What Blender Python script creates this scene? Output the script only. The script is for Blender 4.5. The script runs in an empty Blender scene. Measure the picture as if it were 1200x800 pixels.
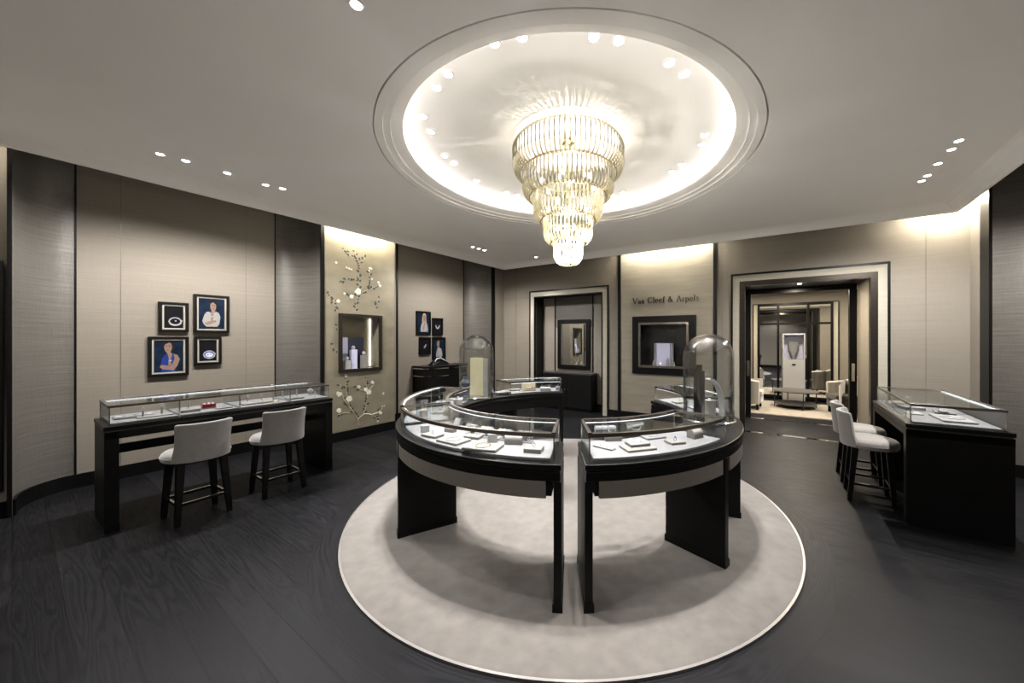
import bpy, bmesh, math, random
from mathutils import Vector, Matrix
random.seed(7)
C = bpy.context.scene.collection
sc = bpy.context.scene
PI = math.pi
# ---------------------------------------------------------------- camera, world, exposure
CAM_H, FPX, CX, CY = 1.7, 414.0, 652.0, 397.5
cd = bpy.data.cameras.new('camera'); cam = bpy.data.objects.new('camera', cd); C.objects.link(cam)
cam.location = (0, 0, CAM_H); cam.rotation_euler = (PI/2, 0, 0)
cd.sensor_width = 36; cd.lens = FPX/1200*36
cd.shift_x = (600-CX)/1200; cd.shift_y = -(400-CY)/1200
cd.clip_start = 0.05; cd.clip_end = 100
sc.camera = cam
w = bpy.data.worlds.new('world'); sc.world = w; w.use_nodes = True
w.node_tree.nodes['Background'].inputs[0].default_value = (0.9, 0.92, 1, 1)
w.node_tree.nodes['Background'].inputs[1].default_value = 0.05
sc.view_settings.view_transform = 'Standard'; sc.view_settings.look = 'None'
sc.view_settings.gamma = 1; sc.view_settings.use_curve_mapping = False
sc.view_settings.exposure = 3.72
# light levels (watts, or emission strength)
P_DOME, P_FLAT, P_CHAN, E_COVE, E_STRIP, E_WASH, P_ROOM2 = 31, 15, 5.3, 1.05, .15, .85, 6.4
CC = Vector((0.118, 3.87, 0))        # centre of rug, ring of tables, dome and chandelier
HC = 3.559                           # flat ceiling
# room axes: 1 runs along the left wall, 2 along the back wall
def W1(s, d): return (s*.545+d*.839, s*.839-d*.545)
def W2(s, d): return (s*.861+d*.509, -s*.509+d*.861)
R1 = math.radians(57); R2 = math.radians(-30.6); R3 = math.radians(237)

# ---------------------------------------------------------------- helpers
class MB:
    def __init__(s): s.v = []; s.f = []; s.m = []
    def add(s, vs, fs, m=0, M=None):
        n = len(s.v)
        for p in vs:
            p = Vector(p)
            s.v.append(tuple(M @ p) if M else tuple(p))
        for f in fs: s.f.append([n+i for i in f]); s.m.append(m)
        return s
    def box(s, x0, x1, y0, y1, z0, z1, m=0, M=None):
        return s.add([(x0,y0,z0),(x1,y0,z0),(x1,y1,z0),(x0,y1,z0),(x0,y0,z1),(x1,y0,z1),(x1,y1,z1),(x0,y1,z1)],
                     [(0,3,2,1),(4,5,6,7),(0,1,5,4),(1,2,6,5),(2,3,7,6),(3,0,4,7)], m, M)
    def prism(s, poly, z0, z1, m=0, M=None):
        n = len(poly)
        return s.add([(x,y,z0) for x,y in poly]+[(x,y,z1) for x,y in poly],
                     [tuple(range(n-1,-1,-1)), tuple(range(n,2*n))]+[(i,(i+1)%n,n+(i+1)%n,n+i) for i in range(n)], m, M)
    def arc(s, r0, r1, a0, a1, z0, z1, m=0, n=None, M=None):
        full = abs(a1-a0) >= 359.9
        n = n or max(2, int(abs(a1-a0)/3))
        vs = []
        for i in range(n+1):
            a = math.radians(a0+(a1-a0)*i/n); c, q = math.cos(a), math.sin(a)
            vs += [(r0*c,r0*q,z0),(r1*c,r1*q,z0),(r1*c,r1*q,z1),(r0*c,r0*q,z1)]
        fs = []
        for i in range(n):
            b, e = 4*i, 4*i+4
            for k in range(4): fs.append((b+k, b+(k+1)%4, e+(k+1)%4, e+k))
        if not full: fs += [(0,1,2,3), (4*n+3,4*n+2,4*n+1,4*n)]
        return s.add(vs, fs, m, M)
    def tube(s, pts, r, n=8, m=0, M=None, closed=False):
        pts = [Vector(p) for p in pts]; k = len(pts)
        rr = r if isinstance(r, (list, tuple)) else [r]*k
        vs = []
        for i, p in enumerate(pts):
            a = pts[i-1] if (i or closed) else p
            b = pts[(i+1) % k] if (i < k-1 or closed) else p
            t = (b-a).normalized()
            u = t.cross(Vector((0,0,1)))
            if u.length < .02: u = t.cross(Vector((1,0,0)))
            u.normalize(); q = t.cross(u)
            for j in range(n):
                an = 2*PI*j/n; vs.append(p+u*math.cos(an)*rr[i]+q*math.sin(an)*rr[i])
        fs = []
        for i in range(k if closed else k-1):
            e = ((i+1) % k)*n
            for j in range(n): fs.append((i*n+j, i*n+(j+1)%n, e+(j+1)%n, e+j))
        if not closed: fs += [tuple(range(n-1,-1,-1)), tuple(range((k-1)*n, k*n))]
        return s.add(vs, fs, m, M)
    def lathe(s, prof, n=32, m=0, M=None, sx=1, sy=1):
        k = len(prof); vs = []
        for j in range(n):
            a = 2*PI*j/n
            for r, z in prof: vs.append((r*math.cos(a)*sx, r*math.sin(a)*sy, z))
        fs = []
        for j in range(n):
            e = (j+1) % n
            for i in range(k-1): fs.append((j*k+i, e*k+i, e*k+i+1, j*k+i+1))
        if prof[0][0] > 1e-6 and prof[0] != prof[-1] and prof[0][0] < .0011: pass
        return s.add(vs, fs, m, M)
    def ribbon(s, pts, t, z0, z1, m=0):
        # wall along a 2D path, thickness t to its left
        n = len(pts); off = []
        for i, p in enumerate(pts):
            a = pts[max(i-1,0)]; b = pts[min(i+1,n-1)]
            dx, dy = b[0]-a[0], b[1]-a[1]; l = math.hypot(dx,dy) or 1
            off.append((p[0]-dy/l*t, p[1]+dx/l*t))
        vs = []
        for p, q in zip(pts, off): vs += [(p[0],p[1],z0),(q[0],q[1],z0),(q[0],q[1],z1),(p[0],p[1],z1)]
        fs = [(0,1,2,3),(4*n-1,4*n-2,4*n-3,4*n-4)]
        for i in range(n-1):
            for k in range(4): fs.append((4*i+k, 4*i+(k+1)%4, 4*i+4+(k+1)%4, 4*i+4+k))
        return s.add(vs, fs, m)
    def build(s, name, mats, parent=None, smooth=False, bevel=0, loc=None, rotz=0, seg=2):
        me = bpy.data.meshes.new(name); me.from_pydata(s.v, [], s.f)
        if not isinstance(mats, (list, tuple)): mats = [mats]
        for mt in mats: me.materials.append(mt)
        for p, k in zip(me.polygons, s.m): p.material_index = k; p.use_smooth = bool(smooth)
        b = bmesh.new(); b.from_mesh(me); bmesh.ops.remove_doubles(b, verts=b.verts, dist=1e-6)
        bmesh.ops.recalc_face_normals(b, faces=b.faces)
        if smooth:
            for e in b.edges:
                if len(e.link_faces) == 2 and e.calc_face_angle(0) > .7: e.smooth = False
        b.to_mesh(me); b.free()
        o = bpy.data.objects.new(name, me); C.objects.link(o)
        if parent: o.parent = parent
        if loc: o.location = (loc[0], loc[1], loc[2] if len(loc) > 2 else 0)
        if rotz: o.rotation_euler = (0,0,rotz)
        if bevel:
            md = o.modifiers.new('bevel', 'BEVEL'); md.width = bevel; md.segments = seg; md.limit_method = 'ANGLE'
        return o
def tag(o, label=None, cat=None, group=None, kind=None):
    if label: o['label'] = label
    if cat: o['category'] = cat
    if group: o['group'] = group
    if kind: o['kind'] = kind
    return o
def thing(name, label, cat, loc=(0,0,0), rotz=0, group=None):
    o = bpy.data.objects.new(name, None); C.objects.link(o); o.empty_display_size = .1
    o.location = (loc[0], loc[1], loc[2] if len(loc) > 2 else 0); o.rotation_euler = (0,0,rotz)
    return tag(o, label, cat, group)
def struct(name, mb, mats, **k): return tag(mb.build(name, mats, **k), kind='structure')
def dup(root, loc, rotz, label=None, group=None):
    r = root.copy(); C.objects.link(r); r.location = loc; r.rotation_euler = (0,0,rotz)
    if label: r['label'] = label
    if group: r['group'] = group
    for ch in [c for c in root.children]:
        c = ch.copy(); C.objects.link(c); c.parent = r
        for g in [q for q in ch.children]:
            d = g.copy(); C.objects.link(d); d.parent = c
    return r
def on(o, w): o.parent = w; return o
def TM(x=0, y=0, z=0, rz=0, rx=0, ry=0):
    return Matrix.Translation((x,y,z)) @ Matrix.Rotation(rz,4,'Z') @ Matrix.Rotation(ry,4,'Y') @ Matrix.Rotation(rx,4,'X')

# ---------------------------------------------------------------- materials
def newmat(name):
    m = bpy.data.materials.new(name); m.use_nodes = True
    nt = m.node_tree; return m, nt, nt.nodes['Principled BSDF']
def N(nt, t, **k):
    n = nt.nodes.new(t)
    for a, b in k.items():
        if a.startswith('_'): n.inputs[int(a[1:])].default_value = b
        else: setattr(n, a, b)
    return n
def mth(nt, op, a, b=None):
    n = nt.nodes.new('ShaderNodeMath'); n.operation = op
    for i, x in enumerate((a, b)):
        if x is None: continue
        if hasattr(x, 'links'): nt.links.new(x, n.inputs[i])
        else: n.inputs[i].default_value = x
    return n.outputs[0]
def coords(nt, scale=(1,1,1), rot=(0,0,0), which='Object'):
    t = N(nt, 'ShaderNodeTexCoord'); mp = N(nt, 'ShaderNodeMapping')
    mp.inputs['Scale'].default_value = scale; mp.inputs['Rotation'].default_value = rot
    nt.links.new(t.outputs[which], mp.inputs[0]); return mp.outputs[0]
def plain(name, col, rough=.5, metal=0, spec=.5, noise=0, nscale=(30,30,30), bump=0, coat=0, sheen=0, detail=4):
    m, nt, b = newmat(name)
    b.inputs['Base Color'].default_value = (*col, 1); b.inputs['Roughness'].default_value = rough
    b.inputs['Metallic'].default_value = metal; b.inputs['Specular IOR Level'].default_value = spec
    if coat: b.inputs['Coat Weight'].default_value = coat
    if sheen: b.inputs['Sheen Weight'].default_value = sheen
    tx = N(nt, 'ShaderNodeTexNoise'); tx.inputs['Scale'].default_value = 1; tx.inputs['Detail'].default_value = detail
    nt.links.new(coords(nt, nscale), tx.inputs['Vector'])
    mix = N(nt, 'ShaderNodeMix', data_type='RGBA')
    mr = N(nt, 'ShaderNodeMapRange'); mr.inputs[1].default_value = .3; mr.inputs[2].default_value = .7
    nt.links.new(tx.outputs[0], mr.inputs[0]); nt.links.new(mr.outputs[0], mix.inputs[0])
    k = noise if noise else .02
    mix.inputs[6].default_value = (*[c*(1-k) for c in col], 1); mix.inputs[7].default_value = (*[min(1,c*(1+k)) for c in col], 1)
    nt.links.new(mix.outputs[2], b.inputs['Base Color'])
    if bump:
        bp = N(nt, 'ShaderNodeBump'); bp.inputs['Strength'].default_value = bump; bp.inputs['Distance'].default_value = .004
        nt.links.new(tx.outputs[0], bp.inputs['Height']); nt.links.new(bp.outputs[0], b.inputs['Normal'])
    return m
def emit(name, col, st):
    m, nt, b = newmat(name); b.inputs['Base Color'].default_value = (*col,1)
    b.inputs['Emission Color'].default_value = (*col,1); b.inputs['Emission Strength'].default_value = st
    return m
def glass(name, tint=(.985,.99,.99), gl=1.0, edge=(.86,.90,.90), ior=1.45):
    m = bpy.data.materials.new(name); m.use_nodes = True; nt = m.node_tree; nt.nodes.clear()
    out = N(nt, 'ShaderNodeOutputMaterial'); tr = N(nt, 'ShaderNodeBsdfTransparent'); g = N(nt, 'ShaderNodeBsdfGlossy')
    g.inputs['Roughness'].default_value = .01
    lw = N(nt, 'ShaderNodeLayerWeight'); lw.inputs[0].default_value = .5
    pw = mth(nt, 'POWER', lw.outputs['Facing'], 3.0)
    mc = N(nt, 'ShaderNodeMix', data_type='RGBA'); mc.inputs[6].default_value = (*tint,1); mc.inputs[7].default_value = (*edge,1)
    nt.links.new(pw, mc.inputs[0]); nt.links.new(mc.outputs[2], tr.inputs[0])
    mx = N(nt, 'ShaderNodeMixShader'); f = mth(nt, 'MULTIPLY', mth(nt,'ADD', mth(nt,'MULTIPLY', mth(nt,'POWER', lw.outputs['Facing'], 5.0), .8), .04), gl)
    nt.links.new(f, mx.inputs[0]); nt.links.new(tr.outputs[0], mx.inputs[1]); nt.links.new(g.outputs[0], mx.inputs[2])
    nt.links.new(mx.outputs[0], out.inputs[0]); return m
def fabric(name, c1, c2, zs=90, xs=1.2, bump=.25, rough=.75, metal=0, dist=0):
    # wallcovering with fine horizontal slubs
    m, nt, b = newmat(name)
    t1 = N(nt,'ShaderNodeTexNoise'); t1.inputs['Scale'].default_value = 1; t1.inputs['Detail'].default_value = 5; t1.inputs['Distortion'].default_value = dist
    nt.links.new(coords(nt,(xs,xs,zs)), t1.inputs['Vector'])
    t2 = N(nt,'ShaderNodeTexNoise'); t2.inputs['Scale'].default_value = 1; t2.inputs['Detail'].default_value = 2
    nt.links.new(coords(nt,(70,70,8)), t2.inputs['Vector'])
    s = mth(nt,'ADD', mth(nt,'MULTIPLY', t1.outputs[0], .75), mth(nt,'MULTIPLY', t2.outputs[0], .25))
    mr = N(nt,'ShaderNodeMapRange'); mr.inputs[1].default_value=.32; mr.inputs[2].default_value=.68; nt.links.new(s, mr.inputs[0])
    mx = N(nt,'ShaderNodeMix',data_type='RGBA'); mx.inputs[6].default_value=(*c1,1); mx.inputs[7].default_value=(*c2,1)
    nt.links.new(mr.outputs[0], mx.inputs[0]); nt.links.new(mx.outputs[2], b.inputs['Base Color'])
    b.inputs['Roughness'].default_value=rough; b.inputs['Metallic'].default_value=metal; b.inputs['Specular IOR Level'].default_value=.3
    bp = N(nt,'ShaderNodeBump'); bp.inputs['Strength'].default_value=bump; bp.inputs['Distance'].default_value=.01
    nt.links.new(s, bp.inputs['Height']); nt.links.new(bp.outputs[0], b.inputs['Normal'])
    return m
M = {}
M['plaster'] = plain('plaster', (.88,.87,.855), .9, noise=.01, nscale=(2,2,2))
M['dome_plaster'] = plain('dome_plaster', (.84,.83,.80), .85, noise=.01, nscale=(2,2,2))
M['beige'] = fabric('beige_wallcovering', (0.14,0.122,0.0994), (0.163,0.145,0.116), bump=.15)
M['cream'] = fabric('cream_wallcovering', (0.16,0.143,0.117), (0.187,0.168,0.138), bump=.12)
M['cream_pale'] = fabric('pale_band_wallcovering', (0.271,0.252,0.203), (0.328,0.304,0.252), zs=60, bump=.1)
M['silver'] = fabric('dark_silver_wallcovering', (0.0744,0.0687,0.0596), (0.105,0.0986,0.0867), zs=42, xs=1.6, bump=.45, rough=.45, metal=.25, dist=.5)
M['gold'] = plain('champagne_leaf', (0.188,0.168,0.12), .42, .35, noise=.16, nscale=(3,3,5), bump=.15)
M['screen_gold'] = plain('screen_gold_leaf', (.34,.31,.19), .45, .1, noise=.06)
M['goldb'] = plain('brushed_champagne', (0.206,0.187,0.146), .42, .25, noise=.10, nscale=(2,2,14), bump=.15)
M['black'] = plain('black_lacquer', (0.00242,0.00242,0.00242), .35, spec=.18, noise=.1, nscale=(4,4,4))
M['blackwood'] = plain('black_stained_oak', (0.00344,0.00344,0.00344), .42, spec=.15, noise=.35, nscale=(8,8,60), bump=.12)
M['edge'] = plain('dark_satin_trim', (.075,.072,.07), .3, .5, noise=.1)
M['bronze'] = plain('bronze_metal', (0.051,0.0432,0.036), .28, .85, noise=.08, nscale=(3,3,40))
M['frame_metal'] = plain('case_frame_metal', (0.217,0.196,0.173), .26, .95, noise=.05, nscale=(4,4,40))
M['steel'] = plain('polished_steel', (.72,.71,.69), .15, 1, noise=.03)
M['chrome'] = plain('polished_chrome', (.85,.85,.86), .06, 1, noise=.01)
M['goldmetal'] = plain('polished_gold', (.80,.70,.48), .2, 1, noise=.03)
M['diamond'] = plain('diamond_white', (0.72,0.736,0.76), .08, .7, noise=.15, nscale=(300,300,300))
M['ruby'] = plain('ruby_red', (0.21,0.018,0.024), .2, .2, noise=.2)
M['bluegem'] = plain('blue_enamel', (.12,.2,.5), .2, .2, noise=.2)
M['pad'] = plain('white_leather_pad', (0.117,0.117,0.119), .6, noise=.02, nscale=(60,60,60), bump=.05)
M['tray'] = plain('ivory_leather', (0.134,0.128,0.115), .55, noise=.03, nscale=(50,50,50), bump=.05)
M['greypad'] = plain('grey_velvet', (0.18,0.18,0.198), .8, noise=.1, sheen=.3)
M['fascia'] = plain('taupe_leather', (0.0751,0.0677,0.0545), .6, noise=.05, nscale=(60,60,60), bump=.08)
M['seat'] = plain('grey_velvet_upholstery', (0.131,0.124,0.114), .8, noise=.08, nscale=(25,25,25), bump=.08, sheen=.5)
M['ivory'] = plain('ivory_upholstery', (0.262,0.242,0.206), .8, noise=.05, sheen=.3)
M['taupe'] = plain('dark_taupe_upholstery', (.035,.030,.026), .85, spec=.1, noise=.08, sheen=.2)
M['rug'] = plain('beige_pile', (0.0716,0.0644,0.0567), .95, noise=.15, nscale=(11,11,11), bump=.35, detail=8, sheen=.2)
M['rug2'] = plain('cream_pile', (0.247,0.219,0.183), .95, noise=.12, nscale=(7,7,7), bump=.3)
M['lamp'] = emit('lamp_lens', (1,.97,.92), 2.6)
M['cove'] = emit('cove_led', (1,.97,.945), E_COVE)
M['strip'] = emit('case_led', (.93,.96,1), E_STRIP)
M['wash'] = emit('wall_washer_led', (1,.93,.80), E_WASH)
M['bulb'] = emit('bulb_glow', (1,.95,.87), .5)
M['glass'] = glass('clear_glass')
M['jar'] = glass('bell_glass', tint=(.97,.98,.98), gl=2.0, edge=(.22,.25,.27), ior=1.5)
M['mirror'] = plain('mirror_silver', (.86,.87,.87), .01, 1, noise=.002)
M['white'] = plain('white_lacquer', (0.247,0.245,0.242), .4, noise=.01)
M['lavender'] = plain('lavender_satin', (0.375,0.375,0.495), .5, noise=.03)
M['navy'] = plain('navy_panel', (0.0175,0.02,0.0375), .45, noise=.1)
M['darkglass'] = plain('dark_interior', (0.015,0.015,0.016), .25, noise=.1)
M['leaf'] = plain('leaf_green', (0.026,0.032,0.022), .6, 0, noise=.25)
M['petal'] = plain('petal_cream', (0.476,0.452,0.369), .5, noise=.08)
M['twig'] = plain('branch_gold', (0.462,0.42,0.322), .4, .3, noise=.1)
M['letter'] = plain('dark_bronze_letter', (0.014,0.0112,0.0088), .3, .6, noise=.1)
M['skin'] = plain('skin_print', (0.137,0.0839,0.0571), .6, noise=.05); M['hair'] = plain('dark_hair_print', (0.0105,0.007,0.0056), .6, spec=.1, noise=.2)
M['fairhair'] = plain('fair_hair_print', (0.21,0.145,0.08), .6, noise=.2)
M['shirt'] = plain('white_shirt_print', (0.175,0.168,0.161), .6, noise=.08); M['dress'] = plain('blue_dress_print', (0.009,0.021,0.12), .6, spec=.1, noise=.15)
M['night'] = plain('dark_blue_backdrop_print', (0.0042,0.00875,0.0192), .35, spec=.1, noise=.5, nscale=(12,12,12)); M['blk'] = plain('black_backdrop_print', (0.0042,0.0042,0.00525), .35, spec=.1, noise=.1)
M['mat'] = plain('cream_mount', (0.228,0.21,0.171), .6, noise=.02)
# rods of the chandelier: pale champagne glass that catches the lamps inside
def rodmat():
    m = bpy.data.materials.new('champagne_glass_rod'); m.use_nodes = True; nt = m.node_tree; nt.nodes.clear()
    out = N(nt,'ShaderNodeOutputMaterial'); tr = N(nt,'ShaderNodeBsdfTransparent'); tr.inputs[0].default_value = (.93,.90,.78,1)
    tl = N(nt,'ShaderNodeBsdfTranslucent'); tl.inputs[0].default_value = (.50,.48,.40,1)
    g = N(nt,'ShaderNodeBsdfGlossy'); g.inputs[0].default_value=(.62,.59,.50,1); g.inputs['Roughness'].default_value = .12
    lw = N(nt,'ShaderNodeLayerWeight'); lw.inputs[0].default_value = .45
    a = N(nt,'ShaderNodeMixShader'); a.inputs[0].default_value=.5; nt.links.new(tl.outputs[0],a.inputs[1]); nt.links.new(g.outputs[0],a.inputs[2])
    b = N(nt,'ShaderNodeMixShader'); f = mth(nt,'ADD', mth(nt,'MULTIPLY', lw.outputs['Facing'], .5), .42)
    nt.links.new(f,b.inputs[0]); nt.links.new(tr.outputs[0],b.inputs[1]); nt.links.new(a.outputs[0],b.inputs[2]); nt.links.new(b.outputs[0],out.inputs[0])
    return m
M['rod'] = rodmat()
def floormat():
    m, nt, b = newmat('dark_oak_planks')
    t = N(nt,'ShaderNodeTexCoord'); sp = N(nt,'ShaderNodeSeparateXYZ'); nt.links.new(t.outputs['Object'], sp.inputs[0])
    X, Y = sp.outputs[0], sp.outputs[1]
    al = mth(nt,'SUBTRACT', mth(nt,'MULTIPLY',X,.839), mth(nt,'MULTIPLY',Y,.545))
    ac = mth(nt,'ADD', mth(nt,'MULTIPLY',X,.545), mth(nt,'MULTIPLY',Y,.839))
    dx = mth(nt,'SUBTRACT',X,CC.x); dy = mth(nt,'SUBTRACT',Y,CC.y)
    r = mth(nt,'SQRT', mth(nt,'ADD', mth(nt,'MULTIPLY',dx,dx), mth(nt,'MULTIPLY',dy,dy)))
    th = mth(nt,'MULTIPLY', mth(nt,'ARCTAN2',dy,dx), 2.2)
    ring = mth(nt,'LESS_THAN', r, 2.325)
    def sel(a, c):
        return mth(nt,'ADD', mth(nt,'MULTIPLY', a, mth(nt,'SUBTRACT',1.0,ring)), mth(nt,'MULTIPLY', c, ring))
    u = sel(al, th); v = sel(ac, mth(nt,'ADD', r, .015))
    cb = N(nt,'ShaderNodeCombineXYZ'); nt.links.new(u,cb.inputs[0]); nt.links.new(v,cb.inputs[1])
    br = N(nt,'ShaderNodeTexBrick'); br.offset = .43; br.inputs['Scale'].default_value = 1
    br.inputs['Color1'].default_value=(.0030,.0030,.0037,1); br.inputs['Color2'].default_value=(.0056,.0056,.0067,1); br.inputs['Mortar'].default_value=(.003,.003,.003,1)
    br.inputs['Mortar Size'].default_value=.0055; br.inputs['Brick Width'].default_value=2.1; br.inputs['Row Height'].default_value=.18; br.inputs['Mortar Smooth'].default_value=.1
    nt.links.new(cb.outputs[0], br.inputs['Vector'])
    mp = N(nt,'ShaderNodeMapping'); mp.inputs['Scale'].default_value=(.6,8,1); nt.links.new(cb.outputs[0], mp.inputs[0])
    ns = N(nt,'ShaderNodeTexNoise'); ns.inputs['Scale'].default_value=1; ns.inputs['Detail'].default_value=1.5; nt.links.new(mp.outputs[0], ns.inputs['Vector'])
    wv = mth(nt,'SINE', mth(nt,'MULTIPLY', ns.outputs[0], 95.0))
    fine = N(nt,'ShaderNodeTexNoise'); fine.inputs['Scale'].default_value=1; fine.inputs['Detail'].default_value=4
    mp2 = N(nt,'ShaderNodeMapping'); mp2.inputs['Scale'].default_value=(6,160,1); nt.links.new(cb.outputs[0], mp2.inputs[0]); nt.links.new(mp2.outputs[0], fine.inputs['Vector'])
    g = mth(nt,'ADD', mth(nt,'MULTIPLY', wv, .30), fine.outputs[0])
    mx = N(nt,'ShaderNodeMix',data_type='RGBA',blend_type='MULTIPLY'); mx.inputs[0].default_value=1
    nt.links.new(br.outputs[0], mx.inputs[6])
    mr = N(nt,'ShaderNodeMapRange'); mr.inputs[1].default_value=-.2; mr.inputs[2].default_value=1.2; mr.inputs[3].default_value=.5; mr.inputs[4].default_value=1.5
    nt.links.new(g, mr.inputs[0]); nt.links.new(mr.outputs[0], mx.inputs[7]); nt.links.new(mx.outputs[2], b.inputs['Base Color'])
    rg = N(nt,'ShaderNodeMapRange'); rg.inputs[3].default_value=.42; rg.inputs[4].default_value=.55; b.inputs['Specular IOR Level'].default_value=.09; nt.links.new(g, rg.inputs[0]); nt.links.new(rg.outputs[0], b.inputs['Roughness'])
    bp = N(nt,'ShaderNodeBump'); bp.inputs['Strength'].default_value=.28; bp.inputs['Distance'].default_value=.002
    hh = mth(nt,'SUBTRACT', mth(nt,'ADD', mth(nt,'MULTIPLY',wv,.10), mth(nt,'MULTIPLY',fine.outputs[0],.7)), mth(nt,'MULTIPLY', br.outputs['Fac'], 3.0)); nt.links.new(hh,bp.inputs['Height']); nt.links.new(bp.outputs[0], b.inputs['Normal'])
    return m
M['floor'] = floormat()

# ---------------------------------------------------------------- floor
fl = [W2(-7.6,-1.3), W2(3.6,-1.3), W2(3.6,12.2), W2(-7.6,12.2)]
struct('floor', MB().prism(fl, -.1, 0), M['floor'])
ZT = 3.78
# ---------------------------------------------------------------- ceiling with the round opening
def isect(d1, d2):
    # point where plane 1 (d1) crosses plane 2 (d2)
    a, b, c, d = .839, -.545, .509, .861; det = a*d-b*c
    return ((d1*d-b*d2)/det, (a*d2-c*d1)/det)
def ceil_rect(ex):
    l, r_, bk, fr = -5.73-ex, 1.75+ex, 6.77+ex, -1.25
    return [isect(l,fr), isect(r_,fr), isect(r_,bk), isect(l,bk)]
rect = ceil_rect(0)
def ray(poly, a):
    dx, dy = math.cos(a), math.sin(a); best = None
    for i in range(4):
        (x1,y1),(x2,y2) = poly[i], poly[(i+1)%4]
        ex, ey = x2-x1, y2-y1; den = dx*ey-dy*ex
        if abs(den) < 1e-9: continue
        t = ((x1-CC.x)*ey-(y1-CC.y)*ex)/den; u = ((x1-CC.x)*dy-(y1-CC.y)*dx)/den
        if t > 0 and -1e-6 <= u <= 1+1e-6 and (best is None or t < best): best = t
    return (CC.x+dx*best, CC.y+dy*best)
angs = sorted([2*PI*i/144 for i in range(144)]+[math.atan2(y-CC.y,x-CC.x) % (2*PI) for x,y in rect])
mb = MB(); vs = []
for a in angs:
    x, y = ray(rect, a); vs += [(CC.x+1.893*math.cos(a), CC.y+1.893*math.sin(a), HC), (x,y,HC)]
n = len(angs)
mb.add(vs, [(2*i,2*i+1,2*((i+1)%n)+1,2*((i+1)%n)) for i in range(n)])
struct('ceiling', mb, M['plaster'])
# coved border that dips towards the slot along the walls
mb = MB(); prof = [(0,HC),(.05,HC-.006),(.1,HC-.025),(.15,HC-.055),(.2,3.462),(.2,3.452),(.235,3.452),(.235,3.72),(0,3.72)]
loops = [[(x,y,z) for x,y in ceil_rect(e)] for e,z in prof]
vs = [p for l in loops for p in l]
fs = []
for k in range(len(prof)-1):
    for i in (1,2,3): fs.append((4*k+i,4*k+(i+1)%4,4*k+4+(i+1)%4,4*k+4+i))
struct('trim_1', mb.add(vs, fs), M['plaster'])
# upper slab over the slot
struct('ceiling', MB().prism([W2(-7.6,-1.3),W2(3.6,-1.3),W2(3.6,7.75),W2(-7.6,7.75)], 4.05, 4.12), M['plaster'])
# stepped moulding and shallow dome
mb = MB().lathe([(1.893,HC),(1.893,3.60),(1.878,3.60),(1.878,3.563),(1.815,3.567),(1.813,3.582),(1.755,3.588),(1.753,3.604),(1.665,3.622),(1.65,3.632),(1.65,3.645),(1.66,3.65),(1.70,3.652),(1.96,3.652)], 160)
struct('trim_2', mb, M['plaster'], smooth=True, loc=(CC.x,CC.y,0))
mb = MB().lathe([(1.96,3.652),(1.965,3.70),(1.93,3.74),(1.85,3.765),(1.7,3.785),(1.45,3.808),(1.1,3.835),(.7,3.86),(.3,3.872),(.001,3.875)], 128)
struct('ceiling', mb, M['dome_plaster'], smooth=True, loc=(CC.x,CC.y,0))
cl = MB().arc(1.76,1.80,0,360,3.66,3.668,n=90).build('cove_light', M['cove'], loc=(CC.x,CC.y,0))
tag(cl, 'hidden ring of white light strip in the cove around the domed ceiling', 'cove light')

# ---------------------------------------------------------------- walls
ZW = 4.05
def wall(name, p0, p1, mat, z0=0.0, z1=ZW, t=.1): return struct(name, MB().ribbon([p0,p1], t, z0, z1), mat)
def quarter(s0, sgn, d0, dd, rev=False, k=16, rs=.40):
    return [(s0+sgn*rs*(1-math.cos(i/k*PI/2)), d0+dd*math.sin(i/k*PI/2)) for i in range(k+1)]
DR, DN = -6.82, -6.25           # recessed and near planes of the left wall
nL = 'wall_left'
# order: towards the back; ribbon thickness must lie behind the wall (left of the travel direction)
wall(nL, W1(-4.0,DN), W1(-.03,DN), M['cream'])
q = quarter(0,1,DN,DR-DN)
struct(nL, MB().ribbon([W1(*p) for p in q], .06, 0, ZW), M['silver'], smooth=True)
wall(nL, W1(.40,DR), W1(2.27,DR), M['beige'])
q2 = quarter(2.68,-1,DN,DR-DN)[::-1]
struct(nL, MB().ribbon([W1(*p) for p in q2], .06, 0, ZW), M['silver'], smooth=True)
wall(nL, W1(3.99,DR), W1(6.19,DR), M['beige'])
wall(nL, W1(3.951,-6.80), W1(3.951,-6.26), M['beige'], t=.03)
q3 = quarter(6.595,-1,DN,DR-DN)[::-1]
struct(nL, MB().ribbon([W1(*p) for p in q3], .06, 0, ZW), M['silver'], smooth=True)
cL = isect(DN,7.33)
wall(nL, W1(6.70,DN), cL, M['beige'])
# seams and black shadow gaps, posts
def post(s0, s1, d0, d1, name='trim_3', mat='black', z0=0, z1=ZW):
    struct(name, MB().prism([W1(s0,d0),W1(s1,d0),W1(s1,d1),W1(s0,d1)], z0, z1), M[mat])
post(-.030,-.003,DN-.35,DN+.05); post(.385,.40,DR-.05,DR+.008); post(2.268,2.283,DR-.05,DR+.008)
post(2.68,2.735,DN-.6,DN+.03); post(3.955,4.0,DR-.03,DR+.012); post(4.36,4.40,DR-.03,DR+.010,); post(6.185,6.205,DR-.05,DR+.01); post(6.597,6.70,DN-.6,DN+.03)
for s in (.72,1.915): post(s-.002,s+.002,DR-.01,DR+.0015,'trim_4','edge')
post(7.0,7.004,DN-.01,DN+.002,'trim_4','edge')
# right wall
D_R = 2.2
cR = isect(D_R,7.33)
wall('wall_right', cR, W1(7.034,D_R), M['cream'])
post(6.779,7.03,D_R-.03,D_R+.6)
q4 = quarter(6.779,-1,D_R,.58)
struct('wall_right', MB().ribbon([W1(*p) for p in q4], .06, 0, ZW), M['silver'], smooth=True)
wall('wall_right', W1(6.379,2.78), W1(-1.5,2.78), M['beige'])
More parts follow.
